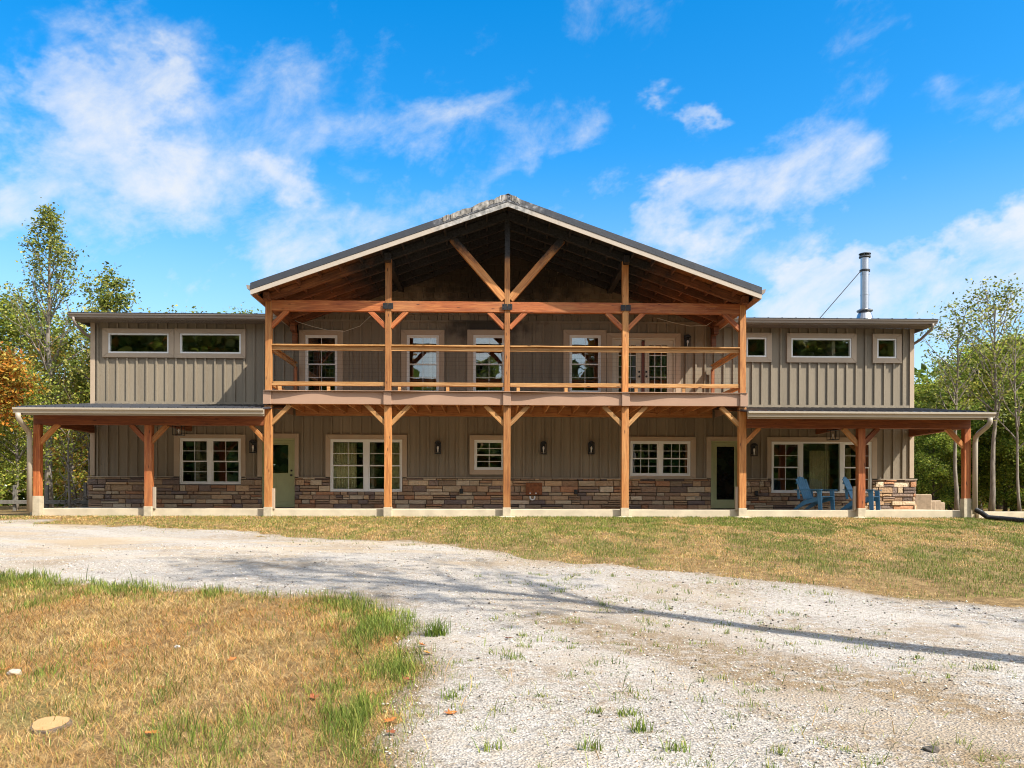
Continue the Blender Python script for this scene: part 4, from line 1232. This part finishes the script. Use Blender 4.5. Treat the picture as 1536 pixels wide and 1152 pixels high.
# ---- fallen leaves, stones, grass tufts
M_LEAF_O = plain('orange_leaf', (.46, .15, .03), .6, .3, 40.)
M_LEAF_Y = plain('yellow_leaf', (.55, .26, .04), .6, .3, 40.)
M_LEAF_R = plain('brown_red_leaf', (.27, .08, .025), .6, .3, 40.)
LEAF = [(0, -.5), (.12, -.16), (.42, -.26), (.30, -.02), (.56, .16), (.24, .20), (.18, .42), (0, .62), (-.18, .42), (-.24, .20), (-.56, .16), (-.30, -.02), (-.42, -.26), (-.12, -.16)]
def leaf(u, v, s, m, label, lift=.03):
    x, y = px_ground(u, v); q = random.Random(int(u * 7 + v))
    b = MB(); top = [(a * s, c * s, (abs(a) * .45 + .25 * abs(c)) * s * q.uniform(.3, 1.)) for a, c in LEAF]
    b.add(top + [(0, .05 * s, 0)], [(i, (i + 1) % 14, 14) for i in range(14)])
    o = b.build('fallen_leaf', m, None, Matrix.Translation((x, y, float(gz(x, y)) + lift)) @ Matrix.Rotation(q.uniform(0, 6), 4, 'Z') @ Matrix.Rotation(q.uniform(-.35, .35), 4, 'X'))
    md = o.modifiers.new('thickness', 'SOLIDIFY'); md.thickness = .001
    tag(o, label, 'leaf', 'autumn leaves fallen on lawn and gravel')
leaf(674, 1074, .088, M_LEAF_O, 'bright orange leaf lying alone on the white gravel', .014)
leaf(632, 973, .075, M_LEAF_O, 'orange leaf at the lawn edge, just above the yellow one')
leaf(640, 985, .075, M_LEAF_Y, 'yellow orange leaf at the tip of the lawn edge')
leaf(611, 1026, .075, M_LEAF_R, 'dark red leaf where green grass meets gravel')
leaf(584, 1086, .085, M_LEAF_O, 'orange leaf at the lawn edge below the lone gravel leaf', .014)
leaf(586, 1106, .065, M_LEAF_R, 'small brown leaf lowest along the lawn edge')
leaf(348, 993, .085, M_LEAF_O, 'orange leaf in the middle of the dry grass', .014)
leaf(470, 1050, .08, M_LEAF_R, 'rust red leaf among the green foreground blades', .014)
leaf(243, 1036, .075, M_LEAF_R, 'dark red leaf in straw grass above right of the stump', .014)
leaf(229, 1104, .08, M_LEAF_O, 'rust orange leaf in the grass right of the stump', .014)
leaf(3, 1008, .09, M_LEAF_O, 'orange leaf beside the pale stone at the left', .014)
leaf(762, 961, .07, M_LEAF_R, 'brown leaf on gravel right of the large grass tuft', .02)

def rock(u, v, s, col, label, lift=.3):
    x, y = px_ground(u, v); bm = bmesh.new(); bmesh.ops.create_icosphere(bm, subdivisions=3, radius=1)
    q = random.Random(int(u)); ph = [q.uniform(0, 6) for _ in range(6)]
    for vv in bm.verts:
        c = vv.co; k = 1 + .16 * math.sin(3 * c.x + ph[0]) * math.cos(2.5 * c.y + ph[1]) + .10 * math.sin(5 * c.z + 4 * c.x + ph[2]) + q.uniform(-.03, .03)
        vv.co = Vector((c.x * k * s, c.y * k * s * .8, c.z * k * s * .55))
    me = bpy.data.meshes.new('stone'); bm.to_mesh(me); bm.free(); me.materials.append(plain('rock_' + str(int(u)), col, .9, .25, 60., .5))
    tag(link(bpy.data.objects.new('stone', me), None, Matrix.Translation((x, y, float(gz(x, y)) + s * lift))), label, 'stone')
rock(266, 974, .024, (.55, .52, .46), 'small white stone lying in the dry grass', .9)
rock(22, 1012, .05, (.44, .38, .29), 'flat pale stone at the left edge of the lawn', .3)
rock(1397, 1130, .042, (.10, .085, .07), 'dark brown stone on the gravel at lower right', .4)

def tuft(u, v, n, s, h, label, seed, pal=GREEN[:3]):
    x, y = px_ground(u, v); g = np.random.default_rng(seed)
    X = np.clip(g.normal(0, s, n), -1.5 * s, 1.5 * s) * .8; Y = np.clip(g.normal(0, s * .7, n), -s, s) * .8
    me = blades('grass_tuft', X, Y, g.uniform(.45, 1.1, n) * h, np.full(n, .0065), g.uniform(.15, .95, n), pick(g, n, pal), seed, M_GRASS, gz(X + x, Y + y) - float(gz(x, y)))
    tag(link(bpy.data.objects.new('grass_tuft', me), None, Matrix.Translation((x, y, float(gz(x, y)) + .008))), label, 'grass', 'green tufts growing through the gravel')
tuft(657, 955, 150, .085, .20, 'large dark green grass tuft at the edge of the gravel', 1, [GREEN[0], GREEN[3], GREEN[1]])
tuft(612, 930, 50, .07, .13, 'small green tuft at the corner of the lawn left of the large tuft', 12)
tuft(770, 990, 40, .08, .09, 'low spreading green tuft right below the large tuft', 2)
tuft(676, 1050, 34, .05, .09, 'green tuft on the gravel just above the lone orange leaf', 3)
tuft(812, 1048, 30, .035, .05, 'small bright tuft alone on white gravel in the centre', 4, GREEN[1:5])
tuft(945, 1075, 60, .06, .07, 'wide low tuft on gravel at lower centre right', 5)
tuft(892, 1072, 40, .035, .06, 'yellow green weed beside the wide low tuft', 6, GREEN[2:])
tuft(965, 1100, 50, .05, .10, 'tall pointed tuft below the wide low tuft', 7)
tuft(1015, 1130, 40, .05, .09, 'green tuft at the bottom of the gravel, furthest right', 8)
tuft(884, 1128, 36, .05, .11, 'thin tuft with long blades at the bottom of the gravel', 9)
tuft(740, 1128, 30, .06, .09, 'sprawling tuft at the bottom left of the gravel', 10)
tuft(935, 970, 26, .05, .05, 'flat green tuft beside the tree shadow', 11)

# ---- stone blocks beside the right end of the house
for i, (u, v, wd, h, lab) in enumerate([(1381, 752, .55, .36, 'tallest tan block beside the corner of the house'), (1395, 757, .42, .26, 'second tan block from the house corner'),
                                        (1408.5, 757.5, .42, .27, 'third tan block from the house corner'), (1420, 760, .42, .2, 'tan block at the far end of the low row')]):
    x, z = P(u, v, 29.); b = MB(); b.box(-wd / 2, wd / 2, -.25, .25, 0, h + .35)
    bt = b.mesh('stone_block', M_BLOCK, .03)
    tag(link(bpy.data.objects.new('stone_block', bt), None, Matrix.Translation((x, 29. + i * .25, -.35 + .12 * (i == 0))) @ Matrix.Rotation(.12 * i - .1, 4, 'Z')), lab, 'block', 'tan blocks in a low row')

# ---- low fence behind the left porch
ft = thing('rail_fence', (-15.2, 31, -.2), 'weathered grey post and rail fence behind the left porch', 'fence')
for u, v0 in ((71, 727), (128, 724), (22, 728), (-20, 728)):
    x, z = P(u, v0, 31.); b = MB(); b.box(x - .05, x + .05, 30.95, 31.05, -.3, z); b.build('fence_post', M_FENCE, ft, bevel=.01)
b = MB(); x0, z = P(-40, 755, 31.); x1 = P(150, 755, 31.)[0]
b.box(x0, x1, 30.88, 30.925, z - .02, z + .12); b.build('fence_rail', M_FENCE, ft, bevel=.006)

# ================================================================== TREES
M_LEAF = attr_mat('tree_leaves', .55, bump=0, var=0, spec=.25, trans=.45)
def bark_mat(name, a, b_):
    t = NT(name); o = t.obj()
    n = t.noise(t.vmul(o, (9., 9., 2.2)), 1.5, 5, .65)
    t.bsdf(t.ramp(n, [(.3, a), (.7, b_)]), .95, bump=n, bstr=.6, bdist=.03, spec=.1)
    return t.m
M_BARK = bark_mat('grey_bark', (.11, .09, .07), (.30, .26, .21))
M_BARKD = bark_mat('dark_bark', (.05, .038, .028), (.15, .115, .085))

GRN = [(.12, .18, .022), (.18, .245, .03), (.25, .30, .04), (.07, .12, .016), (.33, .35, .06)]
OLV = [(.19, .22, .036), (.27, .28, .05), (.13, .165, .028), (.36, .33, .08), (.10, .13, .022)]
YGR = [(.29, .33, .04), (.38, .39, .05), (.20, .27, .032), (.45, .41, .07), (.13, .19, .024)]
AUT = [(.42, .17, .02), (.50, .24, .03), (.34, .11, .018), (.30, .24, .04), (.45, .30, .05)]
MIXA = [(.25, .27, .04), (.37, .34, .055), (.44, .29, .05), (.16, .20, .028), (.38, .20, .04)]

def leaf_mesh(name, C, size, col, g, m=None):
    n = len(C)
    a = g.normal(0, 1, (n, 3)); a[:, 2] *= .6; a /= np.linalg.norm(a, axis=1)[:, None] + 1e-9
    b_ = g.normal(0, 1, (n, 3)); b_ -= a * (a * b_).sum(1)[:, None]; b_ /= np.linalg.norm(b_, axis=1)[:, None] + 1e-9
    s = size * g.uniform(.65, 1.35, n)
    a = a * (s * .62)[:, None]; b_ = b_ * (s * .36)[:, None]
    nrm = np.cross(a, b_); nrm /= np.linalg.norm(nrm, axis=1)[:, None] + 1e-9
    V = np.stack([C - a, C + b_ - nrm * (s * .1)[:, None], C + a, C - b_ - nrm * (s * .1)[:, None]], 1).reshape(-1, 3)
    F = np.arange(n * 4).reshape(-1, 4)
    return np_mesh(name, V, F, m or M_LEAF, np.repeat(col, 4, 0))

def tree_meshes(seed, H, r0, base, rad, nb, rise, nleaf, lsize, pal, spread, prof, bark, nsub=4, lean=0.):
    """trunk mesh (with its limbs) and crown mesh (leaves in clusters along the twigs)"""
    q = random.Random(seed); g = np.random.default_rng(seed)
    tr = MB(); n = 9
    path = []; ox = oy = 0
    for i in range(n + 1):
        t = i / n; path.append(Vector((ox + lean * H * t * t, oy, H * t * .97)))
        ox += q.uniform(-1, 1) * H * .008; oy += q.uniform(-1, 1) * H * .008
    tr.tube(path, [r0 * (1.25 if i == 0 else 1) * (1 - .90 * (i / n) ** .9) + .006 for i in range(n + 1)], 9)
    def onpath(t):
        k = min(int(t * n), n - 1); f = t * n - k
        return path[k].lerp(path[k + 1], f)
    anchors = []; az = q.uniform(0, 6)
    for i in range(nb):
        t = base + (.985 - base) * ((i + q.random() * .6) / nb) ** .92
        az += 2.399 + q.uniform(-.5, .5)
        L = rad * prof((t - base) / (1 - base)) * q.uniform(.72, 1.18)
        if L < .12: L = .12
        p0 = onpath(t); el = rise + q.uniform(-.22, .22)
        d = Vector((math.cos(az) * math.cos(el), math.sin(az) * math.cos(el), math.sin(el)))
        pts = [p0]; dd = d.copy()
        for k in range(4):
            pts.append(pts[-1] + dd * L / 4)
            dd = (dd + Vector((q.uniform(-.2, .2), q.uniform(-.2, .2), .10 + q.uniform(-.12, .14)))).normalized()
        rb = max(.010, r0 * (1 - t) * .42 + .012)
        tr.tube(pts, [rb * (1 - .8 * k / 4) + .003 for k in range(5)], 5, False)
        for k in range(nsub):
            f = .35 + .65 * (k + q.random()) / nsub; f = min(f, .99)
            kk = min(int(f * 4), 3); s0 = pts[kk].lerp(pts[kk + 1], f * 4 - kk)
            sd = (d + Vector((q.uniform(-1, 1), q.uniform(-1, 1), q.uniform(-.35, .75)))).normalized()
            SL = L * q.uniform(.2, .42); s1 = s0 + sd * SL * .55; s2 = s1 + (sd + Vector((0, 0, .2))).normalized() * SL * .5
            tr.tube([s0, s1, s2], [rb * .36 + .001, rb * .28 + .002, .003], 4, False)
            anchors += [s1, s2, s2]
        anchors += [pts[-1], pts[3]]
    anchors += [path[-1], path[-1]]
    A = np.array([tuple(a) for a in anchors]); na = len(A)
    clump = g.uniform(.4, 1.6, na) ** 1.3; idx = g.choice(na, nleaf, p=clump / clump.sum())
    lum = g.uniform(.5, 1.6, na)[idx]
    C = A[idx] + g.normal(0, 1, (nleaf, 3)) * (spread * g.uniform(.5, 1.2, na)[idx])[:, None] * np.array([1, 1, .7])
    C[:, 2] = np.maximum(C[:, 2], .15)
    pal = np.array(pal); hue = g.integers(0, len(pal), na); mixk = g.random(nleaf) < .5
    col = np.where(mixk[:, None], pal[hue[idx]], pal[g.integers(0, len(pal), nleaf)]) * g.uniform(.75, 1.25, (nleaf, 1)) * lum[:, None]
    return tr.mesh('trunk', bark, 0, True), leaf_mesh('crown', C, lsize, col, g)

def put_tree(name, me, loc, label, rz=0, sc=1., group=None):
    t = thing(name, loc, label, 'tree', group, rz, sc)
    link(bpy.data.objects.new('trunk', me[0]), t, WORLD[t]); link(bpy.data.objects.new('crown', me[1]), t, WORLD[t])
    return t

cone = lambda s: (1 - s) ** .8 * (.35 + .65 * min(1, s * 5)) + .06
ball = lambda s: math.sqrt(max(0, 1 - (2 * s - .85) ** 2 / 1.5)) + .05
oval = lambda s: (math.sin(math.pi * (s * .88 + .08))) ** .7
def wx(u, Y): return P(u, 740, Y)[0]
def hz_(v, Y): return P(768, v, Y)[1]

# slender trees against the sky
put_tree('tall_tree', tree_meshes(1, 13.1, .16, .26, 2.5, 40, .90, 6000, .10, OLV, .20, lambda s: min(1., (1 - s) * 1.45) * .95 + .05, M_BARK, 6), (wx(74, 36), 36, -.3), 'tallest tree left of the house, airy pointed crown with bare limbs showing')
put_tree('leafy_tree', tree_meshes(6, 9.5, .15, .16, 2.7, 30, .85, 8000, .115, OLV, .24, lambda s: 1.1 - .85 * s, M_BARKD), (wx(160, 34.5), 34.5, -.3), 'dark clumpy tree behind the left end of the wing roof')
put_tree('maple_tree', tree_meshes(3, 5.7, .12, .56, 1.15, 20, .4, 5000, .115, AUT, .30, ball, M_BARKD), (wx(-18, 31), 31, -.25), 'orange autumn maple at the left edge')
DENSE = [tree_meshes(20, 9., .16, .10, 2.9, 34, .35, 26000, .135, GRN, .40, oval, M_BARKD), tree_meshes(21, 9., .16, .08, 3.1, 34, .3, 26000, .135, YGR, .40, oval, M_BARKD),
         tree_meshes(22, 8.5, .16, .10, 3.0, 34, .35, 26000, .135, OLV, .40, oval, M_BARK), tree_meshes(23, 8., .16, .06, 2.9, 34, .25, 26000, .135, MIXA, .40, oval, M_BARK)]
AIRY = [tree_meshes(25, 9., .14, .12, 2.8, 32, .5, 11000, .12, YGR + OLV, .42, oval, M_BARK), tree_meshes(26, 8.2, .13, .08, 2.8, 32, .45, 11500, .12, MIXA, .42, oval, M_BARK)]
G1 = 'leafy trees at the edge of the woods'
put_tree('leafy_tree', AIRY[0], (wx(24, 33), 33, -.4), 'olive leafy tree below the orange maple crown', .4, .62, G1)
put_tree('leafy_tree', AIRY[0], (wx(196, 39), 39, -.3), 'loose green tree top reaching over the left corner of the wing roof', 4.1, .86, G1)
put_tree('leafy_tree', AIRY[1], (wx(108, 38), 38, -.4), 'yellowing leafy tree right behind the left end of the porch', 1.4, .90, G1)
put_tree('leafy_tree', AIRY[0], (wx(50, 42), 42, -.4), 'green leafy tree filling the gap behind the tallest tree', 2.2, 1.08, G1)
put_tree('leafy_tree', AIRY[0], (wx(-22, 40), 40, -.4), 'olive tree cut by the left edge above the maple', 3.0, 1.12, G1)
put_tree('leafy_tree', DENSE[3], (wx(120, 47), 47, -.4), 'rusty yellow tree seen through the left porch posts', .2, .86, G1)
put_tree('leafy_tree', DENSE[2], (wx(275, 46), 46, .2), 'dark tree top just showing over the left wing roof', .9, 1.11, G1)
put_tree('leafy_tree', DENSE[1], (wx(386, 46), 46, .2), 'bright green tree top beside the left foot of the gable', .9, 1.06, G1)
SAP = tree_meshes(31, 3.4, .045, .3, .9, 12, .8, 160, .12, MIXA, .25, oval, M_BARK, 3)
put_tree('bare_sapling', SAP, (wx(106, 30.2), 30.2, -.2), 'thin bare sapling seen under the left porch beam', 0, 1., 'bare saplings')
put_tree('bare_sapling', SAP, (wx(133, 30.6), 30.6, -.2), 'crooked bare sapling against the corner of the left porch wall', 2., .9, 'bare saplings')
br = MB(); q = random.Random(5)
bx0, bx1 = wx(84, 30.5), wx(140, 30.5)
for k in range(26):
    p = Vector((q.uniform(bx0, bx1), 30.5 + q.uniform(-.3, .3), q.uniform(-.2, .35))); d = Vector((q.uniform(-1, 1), q.uniform(-.4, .4), q.uniform(-.1, .75))).normalized()
    L = q.uniform(.5, 1.5); pts = [p]
    for j in range(4):
        pts.append(pts[-1] + d * L / 4); d = (d + Vector((q.uniform(-.35, .35), q.uniform(-.3, .3), q.uniform(-.35, .3)))).normalized()
    r_0 = q.uniform(.010, .026); br.tube(pts, [r_0, r_0 * .9, r_0 * .75, r_0 * .5, r_0 * .2], 5)
br.tube([(bx0 - .1, 30.5, -.2), ((bx0 + bx1) / 2, 30.52, -.12), (bx1 + .1, 30.5, -.05)], [.05, .045, .03], 6)
tag(br.build('brush_pile', M_BARK, None, smooth=True), 'tangle of fallen grey branches behind the left porch', 'branches')
# right hand side
sl1 = lambda s: .55 + .5 * math.sin(math.pi * min(1, s + .05)) if s < .85 else .5
put_tree('slender_tree', tree_meshes(41, 7.5, .080, .40, 1.75, 26, .85, 1700, .09, OLV, .26, sl1, M_BARK, 4), (wx(1435, 32), 32, -.25), 'shorter of two slender airy trees right of the house, nearer the wall', 0, 1., 'slender trees right of the house')
put_tree('slender_tree', tree_meshes(42, 7.8, .095, .38, 1.9, 28, .9, 2200, .09, OLV, .28, sl1, M_BARK, 4), (wx(1487, 30), 30, -.25), 'taller slender airy tree with a pale trunk near the right edge', 0, 1., 'slender trees right of the house')
put_tree('slender_tree', tree_meshes(43, 6.4, .05, .35, 1.3, 16, .9, 500, .09, OLV, .24, sl1, M_BARK, 4), (wx(1530, 29), 29, -.25), 'thin leaning tree at the right edge', 0, 1., 'slender trees right of the house')
for i, (u, Y, k, s, lab) in enumerate([(1392, 42, 1, .72, 'light green tree showing beside the right corner of the house'), (1425, 38, 1, .60, 'yellow green tree behind the shorter slender tree'),
                                       (1470, 40, 3, .86, 'yellowing tree between the two slender trunks'), (1520, 37, 1, .84, 'bright yellow green tree at the right edge, behind the thin leaning tree'),
                                       (1500, 46, 1, 1.02, 'tall light green tree rising at the back right'), (1450, 48, 2, .86, 'olive tree at the back between the slender crowns'), (1405, 50, 1, .80, 'distant light green tree beside the eave on the right'),
                                       (1550, 33, 0, .62, 'green bushy tree cut by the right edge'), (1398, 34, 0, .42, 'low dark green tree behind the tan blocks'), (1448, 35, 0, .50, 'low green bush between the two slender trunks'), (1508, 34, 0, .52, 'low green bush right of the pale slender trunk')]):
    put_tree('leafy_tree', DENSE[k], (wx(u, Y), Y, -.5), lab, i * 1.3, s, G1)

def woods(name, boxes, n, size, pal, seed, label):
    g = np.random.default_rng(seed); C = []; K = []
    for (xa, xb, ya, yb, h) in boxes:
        m = int(n * (xb - xa) / sum(b[1] - b[0] for b in boxes))
        nc = int((xb - xa) * 2.2); cx_ = g.uniform(xa, xb, nc); cy_ = g.uniform(ya, yb, nc); ch = h * g.uniform(.82, 1.04, nc)
        idx = g.integers(0, nc, m); z = g.random(m) ** .8
        rr = 1.9 * np.sqrt(np.clip(1 - (2 * z - .8) ** 2 / 1.6, .05, 1)); a = g.uniform(0, 6.283, m); ra = rr * np.sqrt(g.random(m))
        C.append(np.stack([cx_[idx] + ra * np.cos(a), cy_[idx] + ra * np.sin(a), -1.0 + z * (ch[idx] + .4)], 1)); K.append(g.integers(0, len(pal), nc)[idx])
    C = np.concatenate(C); K = np.concatenate(K); n = len(C)
    C += np.round(g.normal(0, .5, (n, 3)) * 2) / 2 * .3
    p = np.array(pal); col = np.where((g.random(n) < .5)[:, None], p[K], p[g.integers(0, len(p), n)]) * g.uniform(.7, 1.25, (n, 1))
    tag(link(bpy.data.objects.new(name, leaf_mesh(name, C, size, col, g))), label, 'woods', kind='stuff')
woods('woods', [(-60, -17, 50, 60, 7.5), (17, 60, 50, 60, 8.5), (-17, 17, 52, 60, 6.5)], 90000, .42, GRN + OLV, 5, 'dense far woods behind the house')
woods('woods', [(-45, -9, -34, -20, 18.5), (-10, 10, -34, -20, 12.5), (9, 45, -36, -22, 19.)], 130000, .75, GRN + OLV + AUT[:1], 6, 'line of woods facing the house, mirrored in its windows')

# tree out of the frame on the right, whose long shadow crosses the drive
put_tree('bare_tree', tree_meshes(51, 15.6, .22, .52, 3.2, 17, .98, 1300, .14, MIXA, .4, lambda s: 1.05 - .7 * s, M_BARK, 5), (7.3, 4.15, -1.2), 'tall thin tree beside the drive whose shadow crosses the gravel')
put_tree('bare_tree', tree_meshes(52, 8.4, .05, .45, 1.2, 7, .9, 120, .12, MIXA, .3, oval, M_BARK, 3, .03), (10.2, 4.4, -1.2), 'thin young tree beyond the tall one, casting a faint shadow')

# ================================================================== LIGHT, SKY, CAMERA
SUN = Vector((.78, -.56, 1.0)).normalized()
sd = bpy.data.lights.new('sun', 'SUN'); sd.energy = 4.2; sd.angle = R(.55); sd.color = (1., .945, .86)
so = bpy.data.objects.new('sun', sd); COL.objects.link(so); so.rotation_euler = SUN.to_track_quat('Z', 'Y').to_euler()

wd = bpy.data.worlds.new('World'); scene.world = wd; wd.use_nodes = True
class WT(NT):
    def __init__(s, tree): s.t = tree; s.t.nodes.clear()
w = WT(wd.node_tree)
sky = w.n('ShaderNodeTexSky', sky_type='NISHITA', sun_disc=False, sun_elevation=math.asin(SUN.z), sun_rotation=math.atan2(SUN.x, SUN.y), air_density=1.0, dust_density=.6, ozone_density=2.5).outputs[0]
sky = w.n('ShaderNodeHueSaturation', {'Color': sky, 'Hue': .497, 'Saturation': 1.47, 'Value': 1.15}).outputs[0]
D = w.n('ShaderNodeTexCoord').outputs['Generated']
dx, dy, dz = w.sep(D)
wv = w.n('ShaderNodeTexNoise', {'Vector': w.vmul(D, (1., 1., 1.6)), 'Scale': 9., 'Detail': 5., 'Roughness': .6}).outputs[1]
wa, we, _w = w.sep(wv)
az = w.math('ADD', w.math('ARCTAN2', dx, dy), w.math('MULTIPLY', w.math('SUBTRACT', wa, .5), .30)); el0 = w.math('ARCSINE', dz)
el = w.math('ADD', el0, w.math('MULTIPLY', w.math('SUBTRACT', we, .5), .17))
lp = w.math('DIVIDE', 1., w.math('ADD', w.math('MAXIMUM', dz, 0.), .16))
cv = w.n('ShaderNodeCombineXYZ', {0: w.math('MULTIPLY', dx, lp), 1: w.math('MULTIPLY', dy, lp), 2: 0.}).outputs[0]
rot = w.n('ShaderNodeVectorRotate', {'Vector': cv, 'Angle': R(-32)}, rotation_type='Z_AXIS').outputs[0]
rd = w.n('ShaderNodeVectorRotate', {'Vector': D, 'Angle': R(24)}, rotation_type='Y_AXIS').outputs[0]
n1 = w.noise(w.vmul(rd, (1.0, 1.0, 1.75)), 6.2, 10, .62, .3)
n2 = w.noise(w.vmul(w.vadd(rd, (4., 7., 0.)), (1., 1., 1.5)), 15., 8, .62, .3)
def blob(u, v, su, sv, ang, amp):
    a0 = math.atan((u - 768) / FPX) + YAW; e0 = math.atan((750 - v) / FPX * math.cos(a0 - YAW))
    da = w.math('SUBTRACT', az, a0); de = w.math('SUBTRACT', el, e0); c, s = math.cos(ang), math.sin(ang)
    p = w.math('ADD', w.math('MULTIPLY', da, c * FPX / su), w.math('MULTIPLY', de, s * FPX / su))
    q = w.math('ADD', w.math('MULTIPLY', da, -s * FPX / sv), w.math('MULTIPLY', de, c * FPX / sv))
    r2 = w.math('ADD', w.math('MULTIPLY', p, p), w.math('MULTIPLY', q, q))
    return w.math('MULTIPLY', w.math('EXPONENT', w.math('MULTIPLY', r2, -1.)), amp)
env = None
for bl in [(165, 140, 100, 55, .15, .75), (90, 235, 190, 80, .25, .46), (20, 300, 120, 60, .2, .3), (230, 280, 120, 50, .2, .2), (440, 85, 170, 45, .45, .34), (540, 160, 150, 55, .3, .30),
           (680, 185, 150, 40, .2, .46), (830, 220, 100, 45, .35, .40), (660, 280, 130, 30, .25, .3), (415, 275, 60, 30, .1, .42), (1022, 158, 30, 24, .5, .46), (1130, 270, 190, 60, .35, .52),
           (980, 330, 130, 45, .25, .40), (1240, 290, 110, 50, .3, .36), (1370, 445, 240, 62, .12, .72), (1500, 410, 130, 75, .3, .66), (1230, 425, 90, 40, .2, .45), (330, 350, 240, 80, .1, .24), (520, 380, 220, 60, .2, .40),
           (250, 440, 260, 70, .0, .22), (1500, 150, 90, 40, .2, .22), (90, 20, 150, 40, .1, .26), (1000, 450, 300, 60, 0., .25)]:
    e_ = blob(*bl); env = e_ if env is None else w.math('ADD', env, e_)
# generic cloud cover behind the camera, raised to add fill under porch and gable
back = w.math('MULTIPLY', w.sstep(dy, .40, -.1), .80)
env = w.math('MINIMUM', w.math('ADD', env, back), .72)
tex = w.math('ADD', w.math('MULTIPLY', n1, .68), w.math('MULTIPLY', n2, .46))
k = w.math('ADD', w.math('MULTIPLY', w.math('SUBTRACT', tex, .57), 2.3), w.math('SUBTRACT', w.math('MULTIPLY', env, 1.2), .46))
mask = w.math('MULTIPLY', w.sstep(k, -.30, .75), .9)
low = w.math('MULTIPLY', w.math('SUBTRACT', 1., w.sstep(el0, .08, .40)), .42)   # thin haze towards the horizon
mask = w.math('MAXIMUM', mask, low)
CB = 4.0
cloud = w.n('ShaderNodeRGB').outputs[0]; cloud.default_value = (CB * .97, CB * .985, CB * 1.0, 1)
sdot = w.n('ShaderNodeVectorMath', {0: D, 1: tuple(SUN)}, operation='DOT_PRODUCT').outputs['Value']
cloud_fill = w.math('ADD', 1., w.math('MULTIPLY', w.math('POWER', w.math('MAXIMUM', sdot, 0.), 2.5), 2.4))  # unseen clouds towards the sun brightened as added fill for the facade
cloud = w.n('ShaderNodeVectorMath', {0: cloud, 3: cloud_fill}, operation='SCALE').outputs[0]
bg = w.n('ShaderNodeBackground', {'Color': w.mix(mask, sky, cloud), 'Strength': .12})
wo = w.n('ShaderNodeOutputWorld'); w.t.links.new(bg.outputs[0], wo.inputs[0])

cd = bpy.data.cameras.new('camera'); cam = bpy.data.objects.new('camera', cd); COL.objects.link(cam); scene.camera = cam
cd.sensor_width = 36; cd.lens = 36 * FPX / 1536; cd.shift_y = 174 / 1536; cd.clip_start = .05; cd.clip_end = 2000
r0 = Vector((math.cos(YAW), -math.sin(YAW), 0)); up = Vector((0, 0, 1)); fw = Vector((math.sin(YAW), math.cos(YAW), 0))
r = r0 * math.cos(ROLL) + up * math.sin(ROLL); u = -r0 * math.sin(ROLL) + up * math.cos(ROLL)
cam.matrix_world = Matrix(((r.x, u.x, -fw.x, CX), (r.y, u.y, -fw.y, 0), (r.z, u.z, -fw.z, EZ), (0, 0, 0, 1)))

vs_ = scene.view_settings; vs_.view_transform = 'Standard'; vs_.look = 'None'; vs_.exposure = .98; vs_.gamma = 1; vs_.use_curve_mapping = False
cy = scene.cycles; cy.filter_width = 1.05; cy.max_bounces = 7; cy.diffuse_bounces = 5; cy.glossy_bounces = 3; cy.transparent_max_bounces = 8; cy.transmission_bounces = 2
try:
    cy.use_denoising = True; cy.denoiser = 'OPENIMAGEDENOISE'; cy.use_adaptive_sampling = True; cy.adaptive_threshold = .015
except Exception: pass
